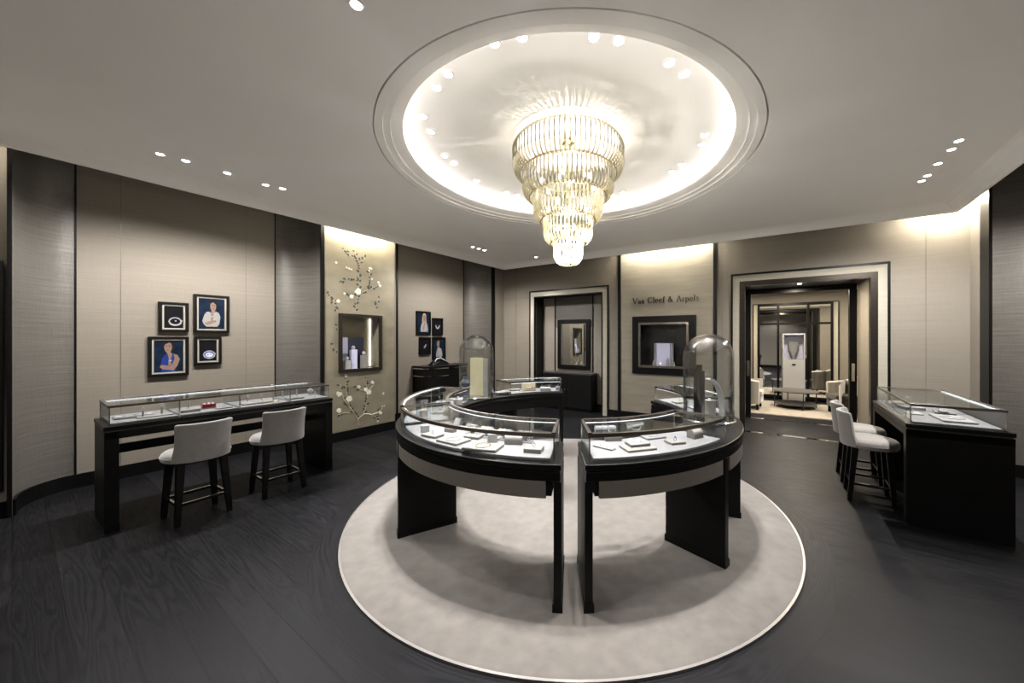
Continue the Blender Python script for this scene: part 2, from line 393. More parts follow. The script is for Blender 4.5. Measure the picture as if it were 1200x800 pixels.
# front wall, behind the viewer
wall('wall_front', isect(2.9,-1.2), isect(DN-.05,-1.2), M['cream'])
# back wall with two portals
DB = 7.33
def seg2(s0, s1, mat, z0=0.0, z1=ZW, d=DB, t=.09, name='wall_back'): 
    struct(name, MB().ribbon([W2(s1,d),W2(s0,d)][::-1], t, z0, z1), mat)
sL = -7.19 ; sR = 2.55
A0, A1, B0, B1, TOP = -4.966, -3.127, -.405, 1.517, 2.76
sLc = cL[0]*.861-cL[1]*.509; sRc = cR[0]*.861-cR[1]*.509
seg2(sLc-.1, A0, M['beige']); seg2(A0, A1, M['beige'], TOP); seg2(A1, -2.764, M['beige'])
GN = (-2.30,-1.29,1.115,2.045)     # opening of the show niche
seg2(-2.70, GN[0], M['goldb'], d=DB-.012, t=.1); seg2(GN[1], -.852, M['goldb'], d=DB-.012, t=.1)
seg2(GN[0], GN[1], M['goldb'], 0, GN[2], d=DB-.012, t=.1); seg2(GN[0], GN[1], M['goldb'], GN[3], ZW, d=DB-.012, t=.1)
seg2(-.79, B0, M['cream']); seg2(B0, B1, M['cream'], TOP); seg2(B1, sRc+.05, M['cream'])
for s0, s1 in ((-2.764,-2.70),(-.852,-.79)):
    struct('trim_3', MB().prism([W2(s0,DB-.03),W2(s1,DB-.03),W2(s1,DB+.1),W2(s0,DB+.1)],0,ZW), M['black'])
for s in (-5.55,-.70,2.06): struct('trim_4', MB().prism([W2(s-.002,DB-.0015),W2(s+.002,DB-.0015),W2(s+.002,DB+.01),W2(s-.002,DB+.01)],.155,3.9), M['edge'])
struct('trim_4', MB().prism([W2(sLc,DB-.0015),W2(A0-.11,DB-.0015),W2(A0-.11,DB+.01),W2(sLc,DB+.01)],2.755,2.76), M['edge'])
def portal(idx, s0, s1, top, d, bronze=None):
    o = thing('door_%d'%idx, None, None, (*W2((s0+s1)/2, d),0), R2); tag(o, kind='structure')
    hw = (s1-s0)/2
    def ring(name, a, b, y0, y1, mat):   # frame between offsets a (inner) and b (outer)
        m = MB(); m.box(-hw-b,-hw-a,y0,y1,0,top+b); m.box(hw+a,hw+b,y0,y1,0,top+b); m.box(-hw-a,hw+a,y0,y1,top+a,top+b)
        m.build(name, mat, o)
    ring('outer_band', .112, .145, -.03, .0, M['black'])
    ring('pale_band', .0, .112, -.018, .0, M['cream_pale'])
    if bronze: ring('metal_liner', -.088, .0, -.03, .09, M['bronze'])
    else: ring('inner_band', -.02, .0, -.035, .05, M['black'])
    return o
portal(1, A0, A1, TOP, DB); portal(2, B0, B1, TOP, DB, True)
# baseboards
def base(name, pts, h=.155, t=.02): struct(name, MB().ribbon(pts, -t, 0, h), M['black'])
base('baseboard_left', [W1(-4,DN),W1(-.03,DN)]); base('baseboard_left', [W1(*p) for p in q]+[W1(2.27,DR)])
base('baseboard_left', [W1(*p) for p in q2]); base('baseboard_left', [W1(2.735,DN+.01),W1(3.955,DN+.01)]); base('baseboard_left', [W1(4.0,DR),W1(6.19,DR)])
base('baseboard_left', [W1(*p) for p in q3]); base('baseboard_left', [W1(6.7,DN),cL])
for s0, s1 in ((sLc,A0-.145),(A1+.145,B0-.145),(B1+.145,sRc)): base('baseboard_back', [W2(s0,DB-.012),W2(s1,DB-.012)])
base('baseboard_right', [cR,W1(7.034,D_R)]); base('baseboard_right', [W1(*p) for p in q4]+[W1(-1.5,2.78)])
base('baseboard_front', [isect(2.8,-1.2), isect(DN,-1.2)])
# niche behind the left portal
ND = 7.75
def bx2(name, s0, s1, d0, d1, z0, z1, mat, kind='structure'):
    return struct(name, MB().prism([W2(s0,d0),W2(s1,d0),W2(s1,d1),W2(s0,d1)], z0, z1), mat)
bx2('wall_niche', A0-.03,A1+.03,ND,ND+.05,0,2.0,M['cream']); bx2('wall_niche', A0-.03,-4.60,ND,ND+.05,2.0,2.8,M['cream']); bx2('wall_niche', -3.53,A1+.03,ND,ND+.05,2.0,2.8,M['cream'])
bx2('wall_niche', -4.60,-3.53,ND,ND+.05,2.0,2.8,M['silver'])
bx2('wall_niche', A0-.05,A0,DB+.09,ND,0,TOP,M['black']); bx2('wall_niche', A1,A1+.05,DB+.09,ND,0,TOP,M['black']); bx2('ceiling', A0-.05,A1+.05,DB+.09,ND+.05,TOP,TOP+.05,M['black'])
for s in (-4.60,-3.55): bx2('trim_3', s-.03,s,ND-.012,ND,0,TOP,M['black'])
bx2('baseboard_niche', A0,A1,ND-.02,ND,0,.155,M['black'])
# vestibule behind the right portal and the salon beyond
VD = 8.74
bx2('wall_vestibule', B0-.08,B0+.0,DB+.09,VD,0,TOP,M['silver']); bx2('wall_vestibule', B1,B1+.08,DB+.09,VD,0,TOP,M['cream']); bx2('ceiling', B0-.08,B1+.08,DB+.09,VD+.1,TOP,TOP+.06,M['black'])
dr = thing('door_3', None, None, (*W2(.565,VD),0), R2); tag(dr, kind='structure')
hw = .835
MB().box(-hw-.13,-hw,-.0,.12,0,TOP).build('jamb', M['black'], dr); MB().box(hw,hw+.11,0,.12,0,TOP).build('jamb', M['black'], dr)
MB().box(-hw,hw,0,.12,2.67,TOP).build('lintel', M['black'], dr)
for x in (-hw-.05, hw+.05): MB().box(x-.025,x+.025,-.03,-.0,.90,1.24).build('pull_plate', M['steel'], dr, bevel=.003)
def strip(d, s0, s1):
    bx2('trim_5', s0, s1, d, d+.10, 0.0, .004, M['chrome'])
strip(7.36,B0+.09,B1-.09); strip(8.70,B0,B1)
bx2('wall_salon', -2.2,B0-.08,VD+.1,VD+.2,0,3.0,M['cream']); bx2('wall_salon', B1+.08,3.4,VD+.1,VD+.2,0,3.0,M['cream']); bx2('wall_salon', B0-.08,B1+.08,VD+.1,VD+.2,TOP,3.0,M['cream'])
FD = 11.9
bx2('wall_salon', -2.2,3.4,FD,FD+.1,0,3.0,M['cream']); bx2('wall_salon', -2.3,-2.2,VD+.1,FD+.1,0,3.0,M['cream']); bx2('wall_salon', 3.4,3.5,VD+.1,FD+.1,0,3.0,M['cream'])
bx2('ceiling', -2.3,3.5,VD+.1,FD+.1,3.0,3.06,M['plaster'])
bx2('trim_3', 1.88,1.92,FD-.015,FD,0,3.0,M['black'])
bx2('baseboard_salon', -2.2,3.4,FD-.02,FD,0,.12,M['black'])

# ---------------------------------------------------------------- lamps
def area(name, loc, sx, sy, power, col, rot, parent=None):
    l = bpy.data.lights.new(name, 'AREA'); l.shape = 'RECTANGLE'; l.size = sx; l.size_y = sy; l.energy = power; l.color = col
    o = bpy.data.objects.new(name, l); C.objects.link(o); o.location = loc; o.rotation_euler = rot
    if parent: o.parent = parent
    return o
def downlight(x, y, z, r, label, group, power, ang, first=[{}], blend=.5):
    key = group
    if key not in first[0]:
        t = thing('downlight', label, 'downlight', (x,y,z), 0, group)
        MB().lathe([(r*.72,.01),(r*.74,-.003),(r,-.004),(r*1.02,.002),(r*1.02,.01)],24).build('trim_ring', M['plaster'], t, smooth=True)
        MB().lathe([(.0001,-.001),(r*.72,-.001),(r*.72,.006),(.0001,.006)],24).build('lens', M['lamp'], t)
        l = bpy.data.lights.new('downlight_beam','SPOT'); l.energy = power; l.spot_size = math.radians(ang); l.spot_blend = blend; l.shadow_soft_size = .025; l.color = (1,.965,.945)
        o = bpy.data.objects.new('downlight_beam', l); C.objects.link(o); o.parent = t; o.location = (0,0,-.012)
        first[0][key] = t; return t
    return dup(first[0][key], (x,y,z), 0)
DOMEL = (('on the nearest rim, left pair',((-.44,2.51),(-.24,2.46))),('on the nearest rim, right pair',((.26,2.46),(.44,2.49))),('on the near right rim',((.86,2.69),(1.02,2.8))),
 ('on the right rim',((1.53,3.64),(1.57,3.81))),('on the far right rim',((1.45,4.42),(1.50,4.25))),('on the far rim, right of the chandelier',((.79,5.16),(.95,5.05))),
 ('on the far rim, left of the chandelier',((-.72,5.05),(-.57,5.15))),('alone on the far left rim',((-1.06,4.68),)),('on the left rim, farther pair',((-1.28,4.05),(-1.23,4.23))),
 ('on the left rim, nearer pair',((-1.27,3.58),(-1.26,3.33))),('on the near left rim',((-1.0,2.95),(-.86,2.8))))
for lab, pts in DOMEL:
    for i, (x, y) in enumerate(pts):
        tag(downlight(x, y, 3.80, .045, None, 'downlights in the dome', P_DOME, 44), 'white downlight in the dome '+lab+('' if len(pts) == 1 else (', left one', ', right one')[i]))
NTH = {5:('nearest of five','second nearest of five','middle one of five','second farthest of five','farthest of five'),3:('left of three','middle of three','right of three')}
for grp, lab, pts in (('downlights in the ceiling on the left','small round downlight in the flat ceiling over the left counter',((-3.97,3.54),(-3.85,3.67),(-3.67,3.94),(-3.49,4.24),(-3.37,4.35))),
                 ('downlights by the far left corner','small round downlight near the far left corner of the ceiling',((-1.68,7.09),(-1.59,7.23),(-1.5,7.36))),
                 ('downlights in the ceiling on the right','small round downlight in the flat ceiling over the right counter',((3.76,3.3),(3.86,3.45),(4.03,3.73),(4.2,4.0),(4.28,4.14)))):
    for i, (x, y) in enumerate(pts): tag(downlight(x, y, HC-.0045, .04, None, grp, P_FLAT, 160), lab+', '+NTH[len(pts)][i])
tag(downlight(-.46, 7.98, HC-.0045, .038, None, 'lone far downlight', P_FLAT, 95), 'single small downlight in the ceiling beneath the tip of the chandelier')
tag(downlight(-1.11, 1.96, HC-.0045, .04, None, 'lone near downlight', P_FLAT, 95), 'small downlight at the top edge of the photo, left of the dome')
# unseen row of the same downlights near the entrance wall
for x, y, lb in ((-2.6,.9,'on the left'),(2.0,.6,'on the right'),(.4,-.4,'behind the viewer')): tag(downlight(x, y, HC-.0045, .04, None, 'downlights by the entrance', P_FLAT, 120), 'small downlight in the ceiling by the entrance side, '+lb)
def washer(s0, s1, d, frame, rz, z, label, power):
    p = frame((s0+s1)/2, d); L = abs(s1-s0)
    o = MB().box(-L/2,L/2,-.02,.02,0,.03).build('linear_washer_light', M['wash'], loc=(p[0],p[1],z), rotz=rz)
    tag(o, label, 'linear light')
    a = area('washer_beam', (0,0,-.004), L, .05, power, (1,.92,.78), (0,0,0), o)
washer(2.80,3.90,-6.03,W1,R1,3.66,'hidden warm light strip above the floral wall panel',3.2)
washer(-2.62,-.92,7.12,W2,R2,3.66,'hidden warm light strip above the brushed gold wall panel',4)
washer(1.9,2.45,7.12,W2,R2,3.66,'hidden warm light strip above the far right corner',2)
washer(7.1,7.5,2.06,W1,R1,3.66,'hidden warm light strip along the short right wall',1.3)
washer(-1.6,-.2,-6.05,W1,R1,3.66,'hidden warm light strip above the mirror at the left edge',2.4)
# salon lamps, and a small lamp added to light the vestibule reveals
for s, d, z, p in ((.6,10.4,2.99,P_ROOM2),(-.9,10.4,2.99,P_ROOM2*.8),(2.2,10.4,2.99,P_ROOM2*.8),(.56,8.1,TOP-.01,7)):
    x, y = W2(s,d); t = thing('ceiling_panel_light', {2.98:'',}.get(z,'')+('tiny square light added to brighten the vestibule inside the right portal' if z < 2.9 else 'square recessed salon ceiling light '+{.6:'over the round table',-.9:'on the left side',2.2:'on the right side'}[s]), 'ceiling light', (x,y,z), R2, 'recessed lights beyond the portal')
    q_ = .2 if z > 2.9 else .03; MB().box(-q_,q_,-q_,q_,-.004,.004).build('diffuser', M['lamp'], t)
    area('panel_beam', (0,0,-.01), 2*q_-.02, 2*q_-.02, p, (1,.86,.66), (0,0,0), t)

# ---------------------------------------------------------------- rug
rg = MB().lathe([(.0001,.0),(2.12,.0),(2.12,.015),(2.10,.022),(.0001,.022)],160).build('round_rug', M['rug'], smooth=True, loc=(CC.x,CC.y,0))
tag(rg, 'large round beige rug on the dark floor under the ring of display tables', 'rug')
MB().arc(2.12,2.135,0,360,0,.016,n=160).build('metal_edge', plain('brushed_edge_metal', (.22,.21,.20), .4, .8), rg)['label'] = 'thin bright metal edge'

# ---------------------------------------------------------------- chandelier
ch = thing('tiered_chandelier', 'five-tier chandelier of pale gold glass rods hanging in the centre of the domed ceiling', 'chandelier', (CC.x+.01,CC.y,3.86))
tiers = [(.60,.585,3.80,3.48,76),(.493,.50,3.52,3.235,66),(.374,.39,3.27,2.985,54),(.264,.275,3.02,2.745,40),(.155,.165,2.78,2.52,26)]
rods = []
for r, rt, z1, z0, n in tiers:
    z1 -= 3.86; z0 -= 3.86
    for i in range(n):
        a = 2*PI*i/n; hgt = z1-z0
        pr = [(rt*.97,z1),(r,z1-.05),(r,z0+.11),(r-.012,z0+.06),(r-.038,z0+.022),(r-.07,z0)]
        rods.append((Vector((r*math.cos(a), r*math.sin(a)+CC.y, 0)).length, a, pr))
    m = MB(); m.arc(rt*.97-.006,rt*.97+.004,0,360,z1-.004,z1+.006,n=48); m.arc(max(.02,r-.077),r-.066,0,360,z0-.003,z0+.004,n=48)
    m.build('tier_ring', M['goldmetal'], ch)
rods.sort(key=lambda t: t[0])
rest = MB()
for k, (dd, a, pr) in enumerate(rods):
    m = MB() if k < 100 else rest
    m.tube([(p*math.cos(a), p*math.sin(a), z) for p, z in pr], .0098, 6)
    if k < 100: m.build('glass_rod', M['rod'], ch, smooth=True)
tag(rest.build('glass_rods', M['rod'], ch, smooth=True), kind='stuff')
MB().tube([(0,0,.01),(0,0,-1.30)], .018, 10).build('stem', M['goldmetal'], ch, smooth=True)
MB().lathe([(.0001,.0),(.07,.0),(.07,-.02),(.03,-.04),(.0001,-.04)],32).build('ceiling_rose', M['goldmetal'], ch, smooth=True)
for r, z, n in ((.40,-.20,8),(.30,-.46,6),(.22,-.72,5),(.13,-.97,4),(.06,-1.2,2)):
    for i in range(n):
        a = 2*PI*(i+.3)/n; x, y = r*math.cos(a), r*math.sin(a)
        b = MB().lathe([(.0001,-.03),(.012,-.025),(.016,0),(.012,.028),(.0001,.036)],10, M=TM(x,y,z)).build('bulb', M['bulb'], ch, smooth=True)
    l = bpy.data.lights.new('chandelier_light','POINT'); l.energy = P_CHAN*{8:.01,6:.04,5:.2,4:.8,2:1.3}[n]; l.shadow_soft_size = .05; l.color=(1,.93,.86)
    o = bpy.data.objects.new('chandelier_light', l); C.objects.link(o); o.parent = ch; o.location = (0.03,0.0,z)

# ---------------------------------------------------------------- ring of display tables
ZS = .93
def ring_table(name, label, a0, a1, legs, fascias, back_closed=()):
    t = thing(name, label, 'display table', (CC.x,CC.y,0))
    MB().arc(1.205,1.71,a0,a1,ZS-.034,ZS).build('tabletop', M['black'], t, bevel=.004)
    MB().arc(1.232,1.683,a0+.6,a1-.6,ZS-.046,ZS-.034).build('shadow_gap', M['edge'], t)
    MB().arc(1.212,1.703,a0+.2,a1-.2,ZS-.105,ZS-.046).build('apron', M['black'], t, bevel=.003)
    MB().arc(1.212,1.69,a0+2,a1-2,ZS-.20,ZS-.105).build('case_body', M['blackwood'], t)
    for f0, f1 in fascias:
        MB().arc(1.66,1.702,f0,f1,ZS-.212,ZS-.105).build('fascia_panel', M['fascia'], t, bevel=.002)
    for a, wd in legs:
        h = math.degrees(wd/1.46)/2
        leg = MB().arc(1.212,1.703,a-h,a+h,.022,ZS-.105,n=2).build('panel_leg', M['blackwood'], t, bevel=.003)
        MB().arc(1.206,1.709,a-h-.25,a+h+.25,.022,.075,n=2).build('plinth', M['black'], leg)
    return t
tl = ring_table('curved_display_table', 'long curved black table forming the left half of the ring on the rug', -269, -93,
    [(-93.75,.042),(-149.5,.05),(-201,.05),(-236,.05),(-268.3,.042)], [(-148.0,-96.2),(-200,-151.5)])
tr = ring_table('curved_display_table', 'shorter curved black table forming the right part of the ring on the rug', -88, 28,
    [(-87.25,.042),(-48,.05),(-18,.05),(27.3,.042)], [(-85.1,-50.0),(-46,-20)])
Z0, Z1 = ZS, 1.112
def arc_case(label, a0, a1, strip_in=True):
    t = thing('curved_glass_display_case', label, 'display case', (CC.x,CC.y,ZS))
    ri, ro = 1.245, 1.672; h = Z1-Z0
    dg = math.degrees(.022/1.46)
    MB().arc(ri+.012,ro-.03,a0+1.2,a1-1.2,.0,.02).build('white_pad', M['pad'], t, bevel=.004)
    f = MB(); f.arc(ro-.024,ro,a0,a1,h-.024,h); f.arc(ri,ri+.024,a0,a1,h-.024,h)
    f.arc(ri,ro,a0,a0+dg,h-.024,h,n=1); f.arc(ri,ro,a1-dg,a1,h-.024,h,n=1)
    f.build('top_frame', M['frame_metal'], t)
    MB().arc(ro-.010,ro-.004,a0+.1,a1-.1,.0,h-.024).build('outer_glass', M['glass'], t, smooth=True)
    MB().arc(ri+.004,ri+.010,a0+.1,a1-.1,.0,h-.024).build('inner_glass', M['glass'], t, smooth=True)
    MB().arc(ri+.02,ro-.02,a0+.8,a1-.8,h-.010,h-.003).build('glass_top', M['glass'], t)
    for a in (a0+.15, a1-.45):
        MB().arc(ri+.006,ro-.006,a,a+.25,.0,h-.024,n=1).build('end_glass', M['glass'], t)
    s = MB()
    for a in (a0+.3, a1-.3):
        for r in (ri+.008, ro-.008):
            s.tube([(r*math.cos(math.radians(a)),r*math.sin(math.radians(a)),0),(r*math.cos(math.radians(a)),r*math.sin(math.radians(a)),h-.02)],.0045,6)
    s.build('corner_post', M['steel'], t)
    MB().arc(ri+.012,ri+.024,a0+1,a1-1,h-.030,h-.0245).build('light_strip', M['strip'], t)
    MB().arc(ro-.034,ro-.027,a0+1,a1-1,h-.014,h-.009).build('outer_light_strip', M['strip'], t)
    return t
arc_case('large curved glass display case at the front left of the ring', -151.8, -94.3)
arc_case('curved glass case between the front left case and the left glass bell', -199, -153.6)
arc_case('curved glass case at the far side of the ring before the mirror niche', -269+.9, -233)
arc_case('curved glass display case at the front right of the ring', -87.2, -45.5)
arc_case('curved glass case at the far right of the ring behind the right bell', -9.5, 26.5)

# ---------------------------------------------------------------- straight counters
def counter(label, L, loc, rz, rail=True):
    t = thing('display_counter', label, 'counter', loc, rz); hx = L/2
    MB().box(-hx,hx,-.33,.33,ZS-.036,ZS).build('tabletop', M['black'], t, bevel=.003)
    MB().box(-hx+.012,hx-.012,-.318,.318,ZS-.048,ZS-.036).build('shadow_gap', M['edge'], t)
    MB().box(-hx+.004,hx-.004,-.326,.326,ZS-.115,ZS-.048).build('apron', M['blackwood'], t, bevel=.003)
    for x in (-hx+.004, hx-.004-.085):
        leg = MB().box(x,x+.085,-.326,.326,0,ZS-.048).build('panel_leg', M['blackwood'], t, bevel=.004)
        MB().box(x-.001 if x > 0 else x+.08, x+.005 if x > 0 else x+.088,-.32,.32,0,.07).build('plinth', M['black'], leg)
    MB().box(-hx+.09,hx-.09,.27,.30,.565,.655).build('back_rail', M['black'], t, bevel=.003)
    return t
def box_case(label, L, loc, rz, divs, white_back=False):
    t = thing('glass_display_case', label, 'display case', (*loc, ZS), rz); hx = L/2-.03; h = Z1-Z0; b = .295
    n = len(divs)+1; xs = [-hx]+list(divs)+[hx]
    for i in range(n): MB().box(xs[i]+.012,xs[i+1]-.006,-b+.022,b-.02,0,.02).build('white_pad', M['pad'], t, bevel=.004)
    f = MB()
    for y in (-b, b-.024): f.box(-hx,hx,y,y+.024,h-.022,h)
    for x in (-hx, hx-.024): f.box(x,x+.024,-b+.024,b-.024,h-.022,h)
    f.build('top_frame', M['frame_metal'], t, bevel=.002)
    MB().box(-hx+.02,hx-.02,-b+.02,b-.02,h-.009,h-.003).build('glass_top', M['glass'], t)
    MB().box(-hx+.004,hx-.004,-b+.004,-b+.010,0,h-.022).build('front_glass', M['glass'], t)
    MB().box(-hx+.004,hx-.004,b-.010,b-.004,0,h-.022).build('back_panel' if white_back else 'back_glass', M['pad'] if white_back else M['glass'], t)
    for x in (-hx+.004, hx-.010): MB().box(x,x+.006,-b+.012,b-.012,0,h-.022).build('end_glass', M['glass'], t)
    for x in (-hx+.002, hx-.010):
        for y in (-b+.002, b-.010): MB().box(x,x+.008,y,y+.008,0,h-.022).build('corner_post', M['steel'], t)
    for d in divs:
        MB().box(d-.003,d+.003,-b+.012,b-.012,.0,h-.024).build('divider_glass', M['glass'], t)
        MB().box(d-.018,d+.018,b-.030,b-.006,h-.06,h+.004).build('lock', M['steel'], t, bevel=.002)
        MB().box(d-.005,d+.005,-b+.0105,-b+.018,0,h-.022).build('divider_post', M['steel'], t)
    MB().box(-hx+.03,hx-.03,b-.040,b-.026,h-.024,h-.012).build('light_strip', M['strip'], t)
    MB().box(-hx+.03,hx-.03,-b+.028,-b+.034,h-.018,h-.012).build('front_light_strip', M['strip'], t)
    return t
cl_loc = W1(1.36,-5.31); cr_loc = W1(5.19,1.25)
counter('long black display counter against the left wall, with two stools pulled up', 1.86, cl_loc, R1)
box_case('long straight glass display case on the left counter, in four lit sections', 1.86, cl_loc, R1, (-.46,.0,.47))
counter('black display counter on the right with a solid end panel towards the viewer', 1.46, cr_loc, R3)
box_case('straight glass display case on the right counter', 1.46, cr_loc, R3, (0.02,), True)

# ---------------------------------------------------------------- stools
def make_stool(label, loc, rz, group=None):
    # seat front faces local +y, backrest at -y
    t = thing('counter_stool', label, 'stool', loc, rz, group)
    prof = [(.0001,.555),(.19,.555),(.232,.56),(.243,.575),(.246,.60),(.240,.625),(.222,.645),(.17,.658),(.0001,.664)]
    MB().lathe(prof, 48, sy=.98).build('seat', M['seat'], t, smooth=True)
    MB().lathe([(.245,.592),(.249,.597),(.249,.603),(.245,.608)], 48, sy=.98).build('piping', M['seat'], t, smooth=True)
    # curved, flared backrest
    m = MB(); n = 18; rows = [(.562,.247,.215,60),(.62,.253,.215,57),(.70,.259,.215,52),(.80,.268,.225,49),(.88,.279,.238,48),(.915,.284,.245,47),(.925,.275,.255,46)]
    vs = []
    for z, ro, ri, half in rows:
        for side, r in ((0,ro),(1,ri)):
            for i in range(n+1):
                a = math.radians(-90-half+2*half*i/n); vs.append((r*math.cos(a), r*math.sin(a), z))
    k = n+1; fs = []; R = len(rows)
    for j in range(R-1):
        for i in range(n):
            b = j*2*k; e = b+2*k
            fs.append((b+i,b+i+1,e+i+1,e+i)); fs.append((b+k+i+1,b+k+i,e+k+i,e+k+i+1))
        b = j*2*k; e = b+2*k
        fs.append((b,e,e+k,b+k)); fs.append((b+n,b+k+n,e+k+n,e+n))
    b = (R-1)*2*k
    for i in range(n): fs.append((b+i,b+i+1,b+k+i+1,b+k+i)); fs.append((i,k+i,k+i+1,i+1))
    m.add(vs, fs).build('backrest', M['seat'], t, smooth=True, bevel=.008)
    legs = []
    for sx in (-1,1):
        for sy in (-1,1):
            x0, y0, x1, y1 = sx*.15, sy*.135, sx*.185, sy*(.165 if sy > 0 else .185)
            m = MB(); a, bb = .028, .019
            m.add([(x1-bb,y1-bb,0),(x1+bb,y1-bb,0),(x1+bb,y1+bb,0),(x1-bb,y1+bb,0),(x0-a,y0-a,.56),(x0+a,y0-a,.56),(x0+a,y0+a,.56),(x0-a,y0+a,.56)],
                  [(0,3,2,1),(4,5,6,7),(0,1,5,4),(1,2,6,5),(2,3,7,6),(3,0,4,7)])
            m.build('leg', M['black'], t, bevel=.003)
    zf = .17; X = .173; YF, YB = .155, -.17
    for a, b_ in (((-X,YF),(X,YF)),((-X,YB),(X,YB)),((-X,YB),(-X,YF)),((X,YB),(X,YF))):
        horiz = a[1] == b_[1]
        x0,x1 = sorted((a[0],b_[0])); y0,y1 = sorted((a[1],b_[1]))
        m = MB()
        if horiz: m.box(x0,x1,y0-.010,y0+.010,zf,zf+.022)
        else: m.box(x0-.008,x0+.008,y0,y1,zf,zf+.022)
        rl = m.build('stretcher', M['black'], t)
        p = MB()
        if horiz: p.box(x0+.02,x1-.02,y0-.011,y0+.011,zf+.0215,zf+.025)
        else: p.box(x0-.009,x0+.009,y0+.02,y1-.02,zf+.0215,zf+.025)
        p.build('metal_strip', M['steel'], rl)
    return t
sr = math.atan2(.545,-.839)-PI/2           # facing the left wall
s1 = make_stool('grey velvet stool at the left counter, the one nearer the viewer', (-3.51,3.45,0), sr+.08)
dup(s1, (-3.17,4.02,0), sr+.02, 'grey velvet stool at the left counter, the farther one')
srr = math.atan2(-.545,.839)-PI/2
dup(s1, (3.36,3.79,0), srr-.02, 'grey velvet stool tucked under the right counter, the nearer one')
dup(s1, (3.67,4.28,0), srr+.02, 'grey velvet stool tucked under the right counter, partly hidden by the nearer one')

# ---------------------------------------------------------------- glass bells
def bell(label, loc, rz):
    t = thing('glass_bell', label, 'glass dome', (*loc, ZS), rz)
    R_ = .225; H = .825; k = 14
    out = [(R_,.028)]+[(R_,.028+(H-.028-R_)*i/4) for i in range(1,5)]+[(R_*math.cos(i/k*PI/2), H-R_+R_*math.sin(i/k*PI/2)) for i in range(1,k)]+[(.0005,H)]
    r2 = R_-.012
    inn = [(.0005,H-.012)]+[(r2*math.cos(i/k*PI/2), H-R_+r2*math.sin(i/k*PI/2)) for i in range(k-1,-1,-1)]+[(r2,.028)]
    MB().lathe(out+inn+[out[0]],64).build('glass_dome', M['jar'], t, smooth=True)
    MB().lathe([(.0001,0),(.238,0),(.242,.006),(.242,.018),(.232,.027),(.0001,.027)],64).build('chrome_base', M['chrome'], t, smooth=True)
    return t
def pc(r, a): a = math.radians(a); return (CC.x+r*math.cos(a), CC.y+r*math.sin(a))
bl = pc(1.455,144.5); brr = pc(1.42,-20.5)
bell('tall glass bell on the left half of the ring, over a gold screen', bl, 0)
bell('tall glass bell on the right of the ring, over bronze panels', brr, 0)
ZB = ZS+.027
# contents of the left bell
t = thing('folding_gold_screen', 'small two-leaf gold screen inside the left glass bell', 'display screen', (bl[0]+.05,bl[1]-.03,ZB), math.radians(-14))
MB().box(-.135,.05,-.006,.006,0,.50).build('leaf', M['screen_gold'], t); MB().box(0,.10,-.006,.006,0,.49, M=TM(.053,0,0,-.45)).build('leaf', M['tray'], t)
MB().box(-.12,.10,-.05,.05,0,.012).build('foot', M['gold'], t)
def bust(label, loc, rz, h, mat, jewel, name='necklace_bust', cat='necklace stand'):
    t = thing(name, label, cat, loc, rz)
    k = h/.26
    pr = [(.0001,0),(.075*k,0),(.085*k,.012*k),(.055*k,.03*k),(.05*k,.06*k),(.085*k,.12*k),(.095*k,.165*k),(.06*k,.205*k),(.035*k,.225*k),(.033*k,.26*k),(.0001,.262*k)]
    MB().lathe(pr, 24, sy=.55).build('bust_form', mat, t, smooth=True)
    pts = [(.075*k*math.sin(a), -.052*k-.004, (.165-.06*math.cos(a))*k) for a in [(-1.9+3.8*i/16) for i in range(17)]]
    MB().tube(pts, .0045*k+.001, 6).build('necklace', jewel, t, smooth=True)
    return t
bust('small dark necklace bust at the left inside the left glass bell', (bl[0]-.15,bl[1]+.03,ZB), .3, .24, M['navy'], M['diamond'])
# contents of the right bell
t = thing('bronze_panel_screen', 'tall narrow bronze panels inside the right glass bell', 'display screen', (brr[0]-.075,brr[1]+.03,ZB), math.radians(20))
for i, (x, hh, a) in enumerate(((-.045,.46,.5),(0,.50,-.4),(.045,.44,.3))): MB().box(-.028,.028,-.005,.005,0,hh, M=TM(x,0,0,a)).build('panel', M['bronze'], t)
t = thing('curved_necklace_stand', 'white arched stand with a necklace inside the right glass bell', 'necklace stand', (brr[0]+.01,brr[1]-.02,ZB), math.radians(20))
m = MB(); pts = []
for i in range(15):
    u = i/14; pts.append((-.03+.17*math.sin(u*PI/2), 0, .36*math.cos(u*PI/2)**.8 + .004))
vs = []
for x, y, z in pts: vs += [(x,-.03,z),(x,.03,z),(x+.012,.03,z+.012),(x+.012,-.03,z+.012)]
fs = [(0,1,2,3),(59,58,57,56)]+[(4*i+k,4*i+(k+1)%4,4*i+4+(k+1)%4,4*i+4+k) for i in range(14) for k in range(4)]
m.add(vs, fs).build('arched_band', M['white'], t, smooth=True)
MB().tube([(x+.012,0,z+.016) for x,y,z in pts[3:13]], .005, 6).build('necklace', M['diamond'], t, smooth=True)
t = thing('pale_display_block', 'pale beige block inside the right glass bell', 'display block', (brr[0]+.05,brr[1]+.09,ZB), .3)
MB().box(-.045,.045,-.04,.04,0,.15).build('block', M['tray'], t, bevel=.004)
MB().lathe([(.0001,.15),(.02,.15),(.012,.165),(.0001,.17)],12).build('brooch', M['diamond'], t)

